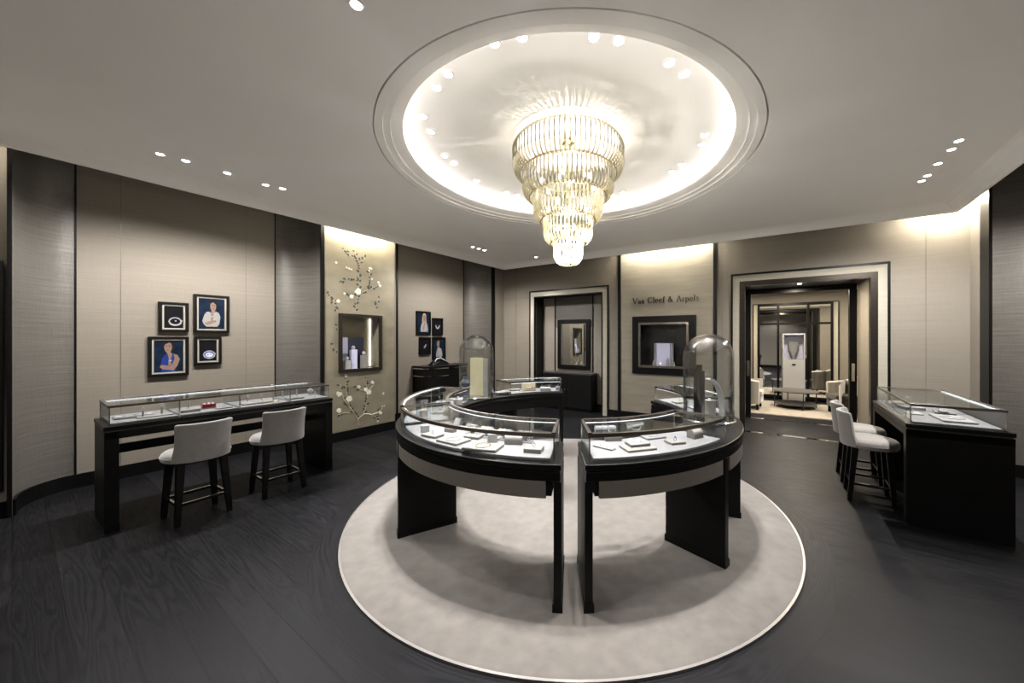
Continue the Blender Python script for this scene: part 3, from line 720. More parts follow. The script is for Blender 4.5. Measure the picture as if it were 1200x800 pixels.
# ---------------------------------------------------------------- small display props
def ringmesh(x, y, z, R_=.011, r=.0022, upright=True):
    m = MB(); pts = [(x+R_*math.cos(2*PI*i/14), y, z+R_*math.sin(2*PI*i/14)) if upright else (x+R_*math.cos(2*PI*i/14), y+R_*math.sin(2*PI*i/14), z) for i in range(14)]
    m.tube(pts, r, 5, closed=True); m.lathe([(.0001,0),(.006,.004),(.004,.009),(.0001,.010)], 8, M=TM(x,y,z+(R_ if upright else 0)))
    return m
PT = ZS+.02
def tray(lab, x, y, rz, w_, d_, h=.018, mat='tray', jewel='diamond', jw='ring', z=PT, name='jewellery_tray'):
    t = thing(name, lab, 'tray', (x,y,z), rz)
    MB().box(-w_/2,w_/2,-d_/2,d_/2,0,h).build('base', M[mat], t, bevel=.005)
    if jw == 'ring': ringmesh(0,0,h+.011).build('ring', M[jewel], t, smooth=True)
    elif jw == 'necklace':
        R_ = min(w_,d_)*.33; MB().tube([(R_*math.cos(a), R_*1.1*math.sin(a), h+.003) for a in [2*PI*i/24 for i in range(24)]], .0032, 5, closed=True).build('necklace', M[jewel], t, smooth=True)
    elif jw == 'earrings':
        for k in (-1,1): MB().lathe([(.0001,0),(.009,.002),(.006,.006),(.0001,.007)],10,M=TM(k*w_*.18,0,h)).build('earring', M[jewel], t)
    elif jw == 'grid':
        for i in range(4): MB().box(-w_/2+.012+i*(w_-.02)/4, -w_/2+.004+(i+1)*(w_-.02)/4, -d_/2+.012,d_/2-.012,h,h+.006).build('compartment', M['greypad'], t)
        MB().tube([(-w_*.3,0,h+.01),(-w_*.1,.01,h+.01),(w_*.1,-.01,h+.01),(w_*.3,0,h+.01)],.004,6).build('bracelet', M[jewel], t)
    return t
def cube(lab, x, y, rz, w_, h, mat='white', jewel='diamond', z=PT):
    t = thing('display_block', lab, 'display block', (x,y,z), rz)
    MB().box(-w_/2,w_/2,-w_/2,w_/2,0,h).build('block', M[mat], t, bevel=.004)
    ringmesh(0,0,h+.011).build('ring', M[jewel], t, smooth=True); return t
def arch(lab, x, y, rz, w_, d_, h, mat='tray', n=3):
    t = thing('ring_block', lab, 'ring stand', (x,y,PT), rz)
    k = 10; poly = [(-d_/2,0),(-d_/2,h*.5)]+[(-d_/2*math.cos(i/k*PI), h*.5+h*.5*math.sin(i/k*PI)) for i in range(1,k)]+[(d_/2,h*.5),(d_/2,0)]
    vs = [(-w_/2,a,b) for a,b in poly]+[(w_/2,a,b) for a,b in poly]; q_ = len(poly)
    MB().add(vs,[tuple(range(q_)),tuple(range(2*q_-1,q_-1,-1))]+[(i,i+q_,(i+1)%q_+q_,(i+1)%q_) for i in range(q_)]).build('cushion_block', M[mat], t, smooth=False)
    for i in range(n): ringmesh(-w_/2+w_*(i+.5)/n,0,h+.006).build('ring', M['goldmetal' if i%2 else 'diamond'], t, smooth=True)
    return t
def post_ring(lab, x, y, h=.07, mat='white', jewel='diamond', z=PT, rz=0):
    t = thing('ring_holder', lab, 'ring stand', (x,y,z), rz)
    MB().lathe([(.0001,0),(.018,0),(.018,.004),(.008,.008),(.007,h-.01),(.010,h),(.0001,h)],16).build('stem', M[mat], t, smooth=True)
    ringmesh(0,0,h+.009,.012,.003).build('ring', M[jewel], t, smooth=True); return t
def easel(lab, x, y, rz, w_, h, mat='tray', jewel='goldmetal', tilt=-.45):
    t = thing('slanted_display_stand', lab, 'jewellery stand', (x,y,PT), rz)
    Mx = TM(0,0,.004,rx=tilt)
    MB().box(-w_/2,w_/2,-.004,.004,0,h,M=Mx).build('plate', M[mat], t, bevel=.002)
    MB().box(-w_*.1,w_*.1,0,.055,0,.006).build('foot', M[mat], t)
    MB().tube([Mx @ Vector((w_*.28*math.sin(a), -.007, h*.55-h*.28*math.cos(a))) for a in [(-2.0+4.0*i/12) for i in range(13)]], .0028,5).build('necklace', M[jewel], t, smooth=True)
    return t
def roll(lab, x, y, rz, w_, n=3, mat='greypad', jewel='diamond'):
    t = thing('bracelet_roll', lab, 'bracelet stand', (x,y,PT), rz)
    MB().box(-w_/2,w_/2,-.03,.03,0,.01).build('base', M[mat], t, bevel=.002)
    MB().tube([(-w_/2,0,.055),(w_/2,0,.055)], .024, 16).build('roll', M[mat], t, smooth=True)
    MB().box(-.012,.012,-.012,.012,.008,.04).build('stem', M[mat], t)
    for i in range(n):
        xx = -w_/2+w_*(i+.5)/n
        MB().tube([(xx, .027*math.cos(2*PI*j/16), .055+.027*math.sin(2*PI*j/16)) for j in range(16)],.004,5,closed=True).build('bracelet', M[jewel], t, smooth=True)
    return t
A = math.radians
F1 = 'in the front left case'
cube('white cube with a ring '+F1+', nearest its left end', -1.07,2.875,.5,.062,.055)
tray('rounded ivory tray '+F1+', just right of the leftmost white cube', -.958,2.736,-.5,.15,.10,.02)
easel('dark slanted card '+F1+', at its inner edge', -.86,3.02,-.6,.07,.075,'greypad','diamond')
arch('low ivory ring block '+F1+', behind the trays on the left', -.86,2.87,-.4,.085,.05,.045,n=2)
tray('large ivory tray '+F1+', left of the middle', -.755,2.60,-.55,.21,.15,.016,jw='necklace')
tray('rounded earring tray '+F1+', in the middle near the inner edge', -.63,2.69,-.3,.13,.08,.022,jw='earrings')
tray('largest ivory tray '+F1+', in front of the middle', -.505,2.43,-.25,.25,.15,.02,jw='necklace',jewel='goldmetal')
cube('white cube '+F1+', right of the middle', -.47,2.60,.1,.068,.062)
arch('ivory block with a row of rings '+F1+', towards its right end', -.305,2.53,-.1,.125,.045,.062,n=5)
tray('thick ivory tray with one ring '+F1+', at its right end', -.15,2.37,-.2,.12,.10,.03)
for i, a in enumerate((-126,-119,-112,-105)):
    x, y = pc(1.33,a); roll('grey bracelet roll '+F1+', '+('leftmost','second from the left','second from the right','rightmost')[i]+' of four', x, y, A(a+90), .11, 3, jewel='diamond' if i % 2 else 'goldmetal')
F2 = 'in the case by the left bell'
cube('white cube '+F2+', near the viewer', -1.30,3.46,.3,.07,.065)
tray('long ivory tray '+F2+', right of its near white cube', -1.17,3.57,.1,.17,.07,.022)
arch('ivory ring block '+F2+', by the inner glass', -1.07,3.5,.1,.09,.05,.06,n=2)
tray('tray with red pieces '+F2+', at the outer edge', -1.47,3.86,1.2,.16,.10,.02,jewel='ruby',jw='earrings')
tray('dark tray '+F2+', at its far end', -1.33,4.10,1.9,.16,.12,.02,mat='greypad')
t = thing('scent_bottle_block','white block with a knob '+F2+', under the gold screen','display block',(-1.12,4.02,PT),.2)
MB().box(-.05,.05,-.03,.03,0,.075).build('block',M['white'],t,bevel=.008); MB().lathe([(.0001,.075),(.01,.075),(.012,.09),(.0001,.1)],12).build('knob',M['white'],t)
post_ring('short white ring stand '+F2+', at the outer edge', -1.38,3.72,.06)
F3 = 'in the far case of the ring'
easel('olive gold slanted plate '+F3, -.40,5.12,.15,.20,.13,'gold')
arch('white ring block '+F3+', right of the gold plate', -.16,5.15,.1,.15,.05,.06,mat='white',n=3)
tray('white tray '+F3+', near its left end', -.75,4.96,.6,.2,.12,.02,jw='necklace')
tray('white tray '+F3+', beside the gold plate', -.62,5.20,.4,.16,.12,.02)
cube('grey cube '+F3+', at its right end', .02,5.20,0,.06,.055,'greypad')
F4 = 'in the front right case'
tray('narrow white tray '+F4+', nearest its left end', .33,2.44,-.7,.16,.05,.012,jw='earrings')
arch('ivory ring block '+F4+', behind the left trays', .42,2.62,.1,.12,.05,.055,n=2)
tray('large ivory tray '+F4+', lowest of a pair', .56,2.43,.3,.22,.14,.016,jw=None)
tray('smaller pale tray '+F4+', lying on the large tray', .565,2.46,.3,.15,.10,.02,z=PT+.0162,mat='pad',jw='earrings')
tray('flat pale tray '+F4+', in the middle near the inner edge', .74,2.70,.35,.17,.10,.014,mat='pad',jw='necklace')
tray('ivory tray with one dark ring '+F4+', towards its right end', .86,2.56,.3,.12,.10,.018,jewel='bluegem')
arch('rounded ivory ring block '+F4+', at its right end', 1.06,2.70,.5,.10,.07,.068,n=2)
easel('bright metal slanted frame '+F4+', at the back of the middle', .64,2.82,.2,.15,.085,'steel','diamond')
roll('grey bracelet roll '+F4+', by the inner glass on the left', .38,2.75,.1,.16,4)
F5 = 'in the far right case of the ring'
tray('white tray '+F5+', by its inner glass', 1.46,4.18,.3,.16,.11,.018)
tray('grey tray '+F5+', near the glass bell', 1.52,3.85,.2,.15,.10,.018,mat='greypad',jw='necklace')
cube('white cube '+F5, 1.64,4.08,.3,.06,.06)
# props of the straight counters
def onc(frame_loc, rz, lx, ly): c, s = math.cos(rz), math.sin(rz); return (frame_loc[0]+c*lx-s*ly, frame_loc[1]+s*lx+c*ly)
def LC(lx, ly): return onc(cl_loc, R1, lx, ly)
def RC(lx, ly): return onc(cr_loc, R3, lx, ly)
G1 = 'in the left counter case'
tray('long grey compartment tray '+G1+', nearest section', *LC(-.72,-.04),R1,.26,.12,.016,jw='grid')
tray('flat white tray '+G1+', in front in the nearest section', *LC(-.60,-.15),R1,.24,.09,.012,mat='tray',jw=None)
post_ring('ring stand '+G1+', nearest section, left of two', *LC(-.68,-.15),.075); post_ring('ring stand '+G1+', nearest section, right of two', *LC(-.55,-.10),.085)
tray('square white tray '+G1+', second section', *LC(-.36,-.12),R1,.15,.12,.03,jw=None)
post_ring('ring stand '+G1+', standing on the square tray of the second section', *LC(-.36,-.10),.07,z=PT+.03)
t = thing('jewel_box','small box of red jewels '+G1+', second section','jewel box',(*LC(-.20,-.05),PT),R1)
MB().box(-.055,.055,-.03,.03,0,.05).build('box',M['ruby'],t,bevel=.003); MB().box(-.06,.06,-.034,.034,.0,.012).build('base',M['tray'],t)
for i in range(3): MB().lathe([(.0001,.05),(.012,.05),(.009,.062),(.0001,.066)],8,M=TM(-.035+.035*i,0,0)).build('jewel',M['diamond'],t)
tray('small oval tray '+G1+', in front of the box of red jewels', *LC(-.10,-.16),R1,.13,.09,.012)
tray('wide white tray '+G1+', third section', *LC(.22,-.10),R1,.32,.15,.018,jw='necklace')
post_ring('ring stand '+G1+', third section, left of two', *LC(.14,-.02),.065,z=PT+.018); post_ring('ring stand '+G1+', third section, right of two', *LC(.27,-.02),.06,mat='greypad',z=PT+.018)
easel('small silver triangle stand '+G1+', third section', *LC(.36,-.19),R1,.06,.05,'steel')
tray('white tray with silver pieces '+G1+', farthest section', *LC(.58,-.10),R1,.17,.14,.02,jw='necklace')
for i, (lx, ly, ll) in enumerate(((.52,.08,'left'),(.60,.09,'middle'),(.67,.07,'right'))):
    post_ring('tall jewel stand '+G1+', farthest section, '+ll+' of three at the back', *LC(lx,ly),.10,mat='white')
post_ring('short jewel stand '+G1+', farthest section, in front by the end glass', *LC(.80,-.13),.045)
bust('small grey necklace bust '+G1+', at the far end', (*LC(.83,.08),PT), R1, .10, M['greypad'], M['diamond'])
G2 = 'in the right counter case'
tray('white tray '+G2+', far end, beside the bracelet stand', *RC(-.42,-.12),R3,.20,.16,.03,jw='necklace')
roll('bracelet roll '+G2+', at the far end', *RC(-.55,-.04),R3,.12,2,mat='white')
tray('large white tray with earrings '+G2+', in the middle', *RC(-.10,-.12),R3+.2,.2,.17,.03,mat='white',jw='earrings')
tray('small white tray '+G2+', front, near the corner facing the viewer', *RC(.22,-.17),R3,.18,.12,.012,mat='white')
tray('ivory tray under a silver box '+G2+', right of the middle', *RC(.02,.10),R3-.15,.22,.15,.018,jw=None)
t = thing('mirrored_stand','tilted silver box with a bracelet '+G2,'jewellery stand',(*RC(.08,.09),PT+.018),R3-.2)
MB().box(-.05,.05,-.03,.03,0,.07,M=TM(0,0,.008,rx=.3)).build('box',M['chrome'],t); MB().tube([(.035*math.cos(a),-.045,.05+.03*math.sin(a)) for a in [2*PI*i/16 for i in range(16)]],.005,6,closed=True).build('bracelet',M['diamond'],t,smooth=True)
tray('widest white tray '+G2+', nearest the viewer on the right', *RC(.42,.05),R3+.05,.34,.22,.018,mat='white',jw='necklace')
arch('low ring block '+G2+', at the back of the middle', *RC(-.12,.13),R3,.10,.05,.05,n=2)

# ---------------------------------------------------------------- floral wall panel with its niche
def onW1(px, py, d):
    """where the line of sight of a picture point meets the left wall plane: (s, height)"""
    t = (px-CX)/FPX; Y = d/(t*.839-.545); return (.545*t*Y+.839*Y, CAM_H+(CY-py)/FPX*Y)
S0 = 3.345; DP = -6.24
fp = thing('floral_wall_panel', 'tall champagne gold wall panel painted with a blossoming branch', 'wall panel', (*W1(S0,DP),0), R1)
NX0, NX1, NZ0, NZ1 = 2.985-S0, 3.665-S0, 1.175, 2.10
m = MB(); m.box(-.607,NX0,0,.04,.155,3.9); m.box(NX1,.606,0,.04,.155,3.9); m.box(NX0,NX1,0,.04,.155,NZ0); m.box(NX0,NX1,0,.04,NZ1,3.9)
m.build('panel', M['gold'], fp)
def PL(*pts):
    out = []
    for x, y in pts: s_, z_ = onW1(x, y, DP); out.append((s_-S0, z_))
    return out
def Z5(x, y): return (360+x/4.708, 350+y/4.708)
def Z4(x, y): return (300+x/4.0, 240+y/4.0)
twigs = [[Z5(*p) for p in l] for l in (
    [(285,700),(280,662),(240,605),(205,560),(190,520),(178,470)], [(262,635),(232,590),(222,540),(212,480),(215,430)], [(240,632),(205,628),(170,640)],
    [(280,662),(312,635),(325,590),(332,540),(325,480),(328,425)], [(312,635),(345,635),(375,652),(400,660)], [(345,640),(385,630),(415,600)], [(330,520),(360,480),(375,455)], [(330,510),(290,500),(270,480)])]
twigs += [[Z4(*p) for p in l] for l in (
    [(465,500),(470,450),(484,405),(482,340),(488,290),(470,240),(460,205)], [(484,415),(520,400),(555,385),(578,372)], [(478,400),(440,430),(415,420)],
    [(484,350),(440,340),(405,355),(392,375)], [(530,400),(540,350),(530,310)], [(487,260),(440,238),(420,236)], [(395,200),(420,215),(440,236)], [(340,400),(352,440),(370,470),(380,500)],
    [(352,450),(385,440)], [(560,490),(568,455),(580,430)], [(488,270),(510,250),(505,235)], [(365,560),(385,585)], [(340,650),(360,665),(388,690)])]
tw, lf, pt = MB(), MB(), MB(); rnd = random.Random(3)
def leafpoly(x, z, a, l):
    wd = l*.26; c, q = math.cos(a), math.sin(a)
    return [(x+c*u-q*v, z+q*u+c*v) for u, v in ((0,0),(l*.3,wd),(l*.65,wd*.8),(l,0),(l*.65,-wd*.8),(l*.3,-wd))]
def flat(mb_, poly, y0, y1): 
    k = len(poly); mb_.add([(x,y0,z) for x,z in poly]+[(x,y1,z) for x,z in poly],[tuple(range(k)),tuple(range(2*k-1,k-1,-1))]+[(i,i+k,(i+1)%k+k,(i+1)%k) for i in range(k)])
def blossom(x, z, r):
    for k in range(5):
        a = 2*PI*k/5+rnd.random(); cx_, cz_ = x+r*.5*math.cos(a), z+r*.5*math.sin(a)
        flat(pt, [(cx_+r*.55*math.cos(b*PI/4), cz_+r*.55*math.sin(b*PI/4)) for b in range(8)], -.004-k*.0006, 0)
inside = lambda x, z: NX0-.03 < x < NX1+.03 and NZ0-.03 < z < NZ1+.03
for l in twigs:
    p = PL(*l); low = l[0][1] > 440
    tw.tube([(x,-.001,z) for x,z in p], [.0055-.003*i/len(p) for i in range(len(p))] if low else .0016, 5)
    for i in range(len(p)-1):
        (x0,z0),(x1,z1) = p[i],p[i+1]; L_ = math.hypot(x1-x0,z1-z0); a = math.atan2(z1-z0,x1-x0)
        k = max(1,int(L_/.045))
        for j in range(k):
            if low and i == 0: continue
            u = (j+rnd.random()*.6)/k; x, z = x0+(x1-x0)*u, z0+(z1-z0)*u; sd = rnd.choice((-1,1))
            if inside(x, z): continue
            flat(lf, leafpoly(x, z, a+sd*(.5+rnd.random()*.6), .04+rnd.random()*.028), -.0035, 0)
for x, y, r in ((175,525,.045),(232,552,.05),(175,617,.04),(322,500,.035),(340,515,.045),(360,460,.03),(213,425,.025),(285,485,.028),(420,522,.02),(405,630,.028),(390,675,.02),(415,592,.012),(425,590,.012),(400,625,.02)):
    (sx_, sz_), = PL(Z5(x,y)); blossom(sx_, sz_, r)
for x, y, r in ((478,405,.055),(448,428,.035),(415,415,.02),(385,450,.03),(424,293,.018),(436,298,.02),(447,302,.016),(533,296,.02),(540,298,.02),(530,308,.016),(543,347,.016),(574,364,.026),(580,378,.028),(375,270,.02)):
    (sx_, sz_), = PL(Z4(x,y)); blossom(sx_, sz_, r)
tw.build('branch', M['twig'], fp); lf.build('foliage', M['leaf'], fp)['label'] = 'small dark green leaves'; pt.build('blossoms', M['petal'], fp)['label'] = 'pale cream blossoms'
def niche(name, label, loc, rz, x0, x1, z0, z1, dep, outer, m_out, m_in, m_back, ow, iw=None, light=None):
    t = thing(name, label, 'wall niche', loc, rz)
    def fr(nm, a, b, y0, y1, mt):
        k = MB(); k.box(x0-b,x0-a,y0,y1,z0-b,z1+b); k.box(x1+a,x1+b,y0,y1,z0-b,z1+b); k.box(x0-a,x1+a,y0,y1,z1+a,z1+b); k.box(x0-a,x1+a,y0,y1,z0-b,z0-a); return k.build(nm, mt, t, bevel=.003)
    fr('frame', -.02, ow, -.03, .0, m_out)
    if iw: fr('inner_frame', -.045, .0, -.05, -.03, iw)
    k = MB(); k.box(x0-.01,x0,.0,dep,z0,z1); k.box(x1,x1+.01,.0,dep,z0,z1); k.box(x0,x1,0,dep,z1,z1+.01); k.build('lining', m_in, t)
    MB().box(x0,x1,0,dep,z0-.01,z0+.004).build('shelf', M['white'], t)
    MB().box(x0-.01,x1+.01,dep,dep+.01,z0,z1).build('back', m_back, t)
    MB().box(x1-.012,x1-.004,dep-.03,dep-.022,z0+.03,z1-.02).build('light_strip', M['wash' if light == 'warm' else 'strip'], t)
    MB().box(x0+.03,x1-.03,.02,.03,z1-.008,z1-.002).build('top_light_strip', M['strip'], t)
    return t
nf = W1(S0, DP)
niche('display_niche', 'small lit display niche with a bronze frame in the floral wall panel', (*nf,0), R1, NX0, NX1, NZ0, NZ1, .34, None, M['bronze'], M['gold'], M['gold'], .035, None, 'warm')
t = thing('two_tone_backdrop', 'white and dark backdrop board standing in the niche of the floral panel', 'backdrop', (*onc(nf,R1,-.17,.20),NZ0+.004), R1)
MB().box(-.20,.03,0,.012,0,.56).build('white_board', M['lavender'], t, bevel=.002); MB().box(.03,.30,-.004,.010,0,.55).build('dark_board', M['navy'], t, bevel=.002)
for lab, lx, ly, hh, mt in (('left and lowest', -.215, .08, .155,'white'),('middle and tallest', -.09, .12, .34,'lavender'),('right', .075, .08, .24,'tray')):
    t = thing('jewellery_plinth', 'small jewel plinth in the niche of the floral panel, '+lab+' of three', 'plinth', (*onc(nf,R1,lx,ly),NZ0+.004), R1)
    MB().box(-.05,.05,-.04,.04,0,hh).build('block', M[mt], t, bevel=.003)
    k = MB()
    for i in range(6): k.lathe([(.0001,-.012),(.016,0),(.0001,.016)],6,M=TM(.024*math.cos(i*PI/3),-.0,hh+.036+.024*math.sin(i*PI/3)))
    k.lathe([(.0001,-.02),(.022,0),(.0001,.02)],8,M=TM(0,0,hh+.036)); k.tube([(0,0,hh),(0,0,hh+.03)],.004,6); k.build('jewel', M['diamond'], t)

# ---------------------------------------------------------------- framed pictures
def ell(cx_, cz_, rx, rz_, n=18, rot=0):
    c, q = math.cos(rot), math.sin(rot)
    return [(cx_+c*rx*math.cos(2*PI*i/n)-q*rz_*math.sin(2*PI*i/n), cz_+q*rx*math.cos(2*PI*i/n)+c*rz_*math.sin(2*PI*i/n)) for i in range(n)]
def picture(label, s0, s1, z0, z1, d, bg, shapes, border=.032, mount=.018, th=.05):
    w_, h_ = s1-s0, z1-z0
    t = thing('framed_picture', label, 'picture', (*W1((s0+s1)/2, d), z0), R1)
    def fr(nm, a, b, y0, y1, mt):
        k = MB(); X, Z = w_/2, h_
        k.box(-X+a,-X+b,y0,y1,a,Z-a); k.box(X-b,X-a,y0,y1,a,Z-a); k.box(-X+b,X-b,y0,y1,a,a+b-a); k.box(-X+b,X-b,y0,y1,Z-b,Z-a); return k.build(nm, mt, t, bevel=.002)
    fr('frame', 0, border, -th, 0, M['black'])
    if mount: fr('mount', border, border+mount, -th+.012, -.005, M['mat'])
    a = border+mount; iw, ih = w_-2*a, h_-2*a
    k = MB(); mats = [M[bg]]; k.box(-iw/2,iw/2,-.022,-.006,a,a+ih)
    for i, (mt, poly) in enumerate(shapes):
        if M[mt] not in mats: mats.append(M[mt])
        n0 = len(k.f); flat(k, [(-iw/2+max(0,min(1,x))*iw, a+max(0,min(1,z))*ih) for x, z in poly], -.0225-.0004*(i+1), -.02)
        for j in range(n0, len(k.f)): k.m[j] = mats.index(M[mt])
    k.build('print', mats, t)
    return t
def face(cx_, cz_, r, hair, turn=0, bun=False, long=False, asp=1.0):
    R2_ = r*1.32*asp
    o = [(hair, ell(cx_+.02*turn, cz_+R2_*.12, r*1.18, R2_*1.12)), ('skin', ell(cx_+turn*r*.15, cz_-R2_*.08, r*.92, R2_*.98)), ('skin', [(cx_-r*.35,cz_-R2_*.6),(cx_+r*.4,cz_-R2_*.6),(cx_+r*.5,cz_-R2_*1.7),(cx_-r*.5,cz_-R2_*1.7)]),
         (hair, [(cx_-r*1.0,cz_+R2_*.3),(cx_-r*.5,cz_+R2_*.55),(cx_+r*.2,cz_+R2_*.75),(cx_+r*.95,cz_+R2_*.35),(cx_+r*.8,cz_+R2_*.95),(cx_,cz_+R2_*1.22),(cx_-r*.85,cz_+R2_*.9)])]
    if bun: o.insert(0, (hair, ell(cx_+r*1.15, cz_-R2_*.1, r*.45, r*.5)))
    if long: o.insert(0, (hair, [(cx_-r*1.2,cz_+R2_*.3),(cx_+r*1.1,cz_+R2_*.3),(cx_+r*1.5,cz_-R2_*1.6),(cx_+r*.4,cz_-R2_*1.8),(cx_-r*.6,cz_-R2_*1.2),(cx_-r*1.4,cz_-R2_*1.3)]))
    e = cx_+turn*r*.2
    for sx_ in (-1,1): o += [('hair', ell(e+sx_*r*.36, cz_+R2_*.08, r*.16, r*.08, 8)), ('hair', [(e+sx_*r*.15,cz_+R2_*.25),(e+sx_*r*.6,cz_+R2_*.22),(e+sx_*r*.6,cz_+R2_*.18),(e+sx_*r*.15,cz_+R2_*.2)])]
    o += [('ruby', ell(e, cz_-R2_*.52, r*.24, r*.09, 10))]
    return o
shirt_w = face(.54,.76,.125,'hair',1,bun=False)+[
    ('shirt', [(.40,.57),(.54,.50),(.66,.58),(.78,.54),(.84,.40),(.80,.18),(.72,.08),(.30,.08),(.20,.16),(.14,.26),(.22,.46),(.30,.56)]),
    ('skin', [(.22,.20),(.40,.26),(.66,.30),(.68,.24),(.46,.16),(.30,.12)]), ('skin', [(.46,.27),(.55,.27),(.58,.52),(.64,.60),(.58,.66),(.50,.62),(.47,.50)]),
    ('diamond', [(.46,.40),(.56,.40),(.56,.43),(.46,.43)]), ('hair', [(.28,.0),(.74,.0),(.73,.07),(.30,.07)])]
blue_w = face(.50,.80,.14,'hair',-1,bun=True)+[
    ('dress', [(.44,.58),(.58,.60),(.70,.52),(.68,.22),(.74,.0),(.26,.0),(.24,.26),(.28,.44),(.36,.54)]),
    ('skin', [(.66,.58),(.80,.54),(.88,.40),(.80,.20),(.66,.04),(.56,.06),(.30,.10),(.20,.16),(.24,.24),(.52,.20),(.62,.26),(.70,.42)]),
    ('skin', [(.48,.22),(.58,.22),(.58,.44),(.62,.58),(.54,.64),(.46,.58),(.50,.44)]), ('white', [(.50,.34),(.60,.35),(.60,.38),(.50,.37)])]
def bracelet(m1, m2, cz_=.30):
    o = [(m1, ell(.58,cz_,.34,.20,24)), ('blk', ell(.58,cz_+.015,.27,.14,24))]
    for i in range(18):
        a = 2*PI*i/18; o.append((m2 if i%3 == 0 else m1, ell(.58+.31*math.cos(a), cz_+.175*math.sin(a), .035+.015*(i%2), .03, 8)))
    return o+[(m1, ell(.93,cz_+.04,.03,.03,8)), (m1, ell(.60,cz_+.03,.05,.03,8))]
DPc = DR
picture('framed photo of a diamond bracelet, upper left of four above the left counter', 1.024,1.300,1.799,2.188,DPc,'blk',bracelet('diamond','diamond'))
picture('large framed portrait of a woman in a white shirt above the left counter', 1.347,1.716,1.795,2.322,DPc,'night',shirt_w)
picture('large framed portrait of a woman in a blue dress above the left counter', .935,1.300,1.220,1.735,DPc,'night',blue_w)
picture('framed photo of a blue bracelet, lower right of four above the left counter', 1.351,1.632,1.347,1.741,DPc,'blk',bracelet('diamond','bluegem')+[('lavender',ell(.58,.3,.22,.11,18)),('bluegem',ell(.5,.3,.05,.04,8)),('bluegem',ell(.66,.33,.05,.03,8))])
white_w = face(.55,.78,.14,'fairhair',1,long=True)+[('shirt', [(.44,.56),(.60,.58),(.78,.48),(.88,.22),(.86,.06),(.24,.06),(.22,.26),(.32,.46)]),('skin', [(.40,.10),(.5,.12),(.60,.42),(.64,.52),(.56,.54),(.50,.44)])]
dark_w = face(.45,.76,.15,'hair',-1)+[('shirt', [(.36,.52),(.54,.54),(.72,.46),(.82,.20),(.80,.06),(.22,.06),(.24,.28)]),('skin', [(.30,.08),(.38,.10),(.42,.40),(.36,.42)])]
picture('portrait of a fair-haired woman in white beyond the floral panel', 4.829,5.195,1.808,2.325,DPc,'night',white_w,.035,0,.04)
picture('small framed photo of a diamond necklace beyond the floral panel', 5.245,5.533,1.801,2.191,DPc,'blk',[('diamond',[(.5+.28*math.sin(a),.62-.30*math.cos(a)) for a in [(-1.5+3*i/12) for i in range(13)]]+[(.5+.18*math.sin(a),.64-.20*math.cos(a)) for a in [(1.5-3*i/12) for i in range(13)]])],.035,0,.04)
picture('small framed photo of a single silver jewel beyond the floral panel', 4.900,5.195,1.359,1.748,DPc,'blk',[('diamond',ell(.55,.5,.07,.16,14,-.7)),('diamond',ell(.42,.40,.06,.07,10))],.035,0,.04)
picture('portrait of a dark-haired woman in white beyond the floral panel', 5.245,5.610,1.232,1.750,DPc,'night',dark_w,.035,0,.04)

# ---------------------------------------------------------------- bowed cabinet in the far left recess
p0 = W1(5.34,DR+.02)
t = thing('bowed_cabinet', 'black bow-fronted cabinet with two chrome bands under the four far pictures', 'cabinet', (*p0,0), R1)
def bow(hw_, d0, d1, n=20): return [(hw_,0),(-hw_,0)]+[(-hw_*math.cos(PI*i/n), -d0-(d1-d0)*math.sin(PI*i/n)) for i in range(n+1)]
MB().prism(bow(.60,.36,.56),.06,1.08).build('body', M['black'], t, bevel=.003)
MB().prism(bow(.62,.38,.58),1.085,1.125).build('top', M['black'], t, bevel=.004)
MB().prism(bow(.57,.34,.53),0,.06).build('plinth', M['black'], t)
for z in (1.062,.90,.50): MB().prism(bow(.606,.366,.566),z,z+.016).build('chrome_band', M['chrome'], t)
t = thing('draped_necklace_stand', 'low black stand with a silver crest on top of the bowed cabinet', 'necklace stand', (*onc(p0,R1,-.15,-.25),1.125), R1)
MB().add([(-.20,-.10,0),(.26,-.10,0),(.26,.10,0),(-.20,.10,0),(-.14,-.03,.08),(.18,-.05,.15),(.18,.02,.15),(-.14,.03,.08)],[(0,3,2,1),(4,5,6,7),(0,1,5,4),(1,2,6,5),(2,3,7,6),(3,0,4,7)]).build('wedge', M['black'], t, bevel=.01)
MB().tube([(-.12,-.06,.085),(-.06,-.07,.15),(.02,-.075,.16),(.10,-.08,.12),(.20,-.10,.07)],[.008,.02,.022,.014,.006],8).build('crest', M['diamond'], t, smooth=True)

# ---------------------------------------------------------------- show niche and sign on the gold wall
gl_ = W2(-1.795, DB-.012)
niche('show_niche', 'black framed show niche with a silver inner frame under the shop name', (*gl_,0), R2, GN[0]+1.795, GN[1]+1.795, GN[2], GN[3], .32, None, M['black'], M['darkglass'], M['darkglass'], .135, M['frame_metal'])
t = thing('lit_display_block', 'pale lavender display block with silver jewels inside the show niche', 'display block', (*onc(gl_,R2,-.03,.16),GN[2]+.004), R2)
MB().box(-.14,.14,-.03,.05,0,.50).build('centre_panel', M['lavender'], t, bevel=.003)
for x in (-.19,.15): MB().box(x,x+.045,-.03,.05,0,.50).build('side_pane', M['greypad'], t, bevel=.003)
for i, (lx, ly, hh, lab) in enumerate(((-.20,.05,.12,'leftmost'),(-.06,.03,.07,'second from the left'),(.08,.05,.18,'third from the left and tallest'),(.20,.04,.10,'rightmost'))):
    t = thing('jewel_stand', 'small silver jewel stand inside the show niche, '+lab+' of four', 'jewellery stand', (*onc(gl_,R2,lx,ly),GN[2]+.004), R2)
    MB().lathe([(.0001,0),(.035,0),(.03,hh*.7),(.02,hh),(.0001,hh)],14).build('cone', M['pad'], t, smooth=True); MB().lathe([(.0001,-.018),(.018,0),(.0001,.018)],8,M=TM(0,0,hh+.017)).build('jewel', M['diamond'], t)
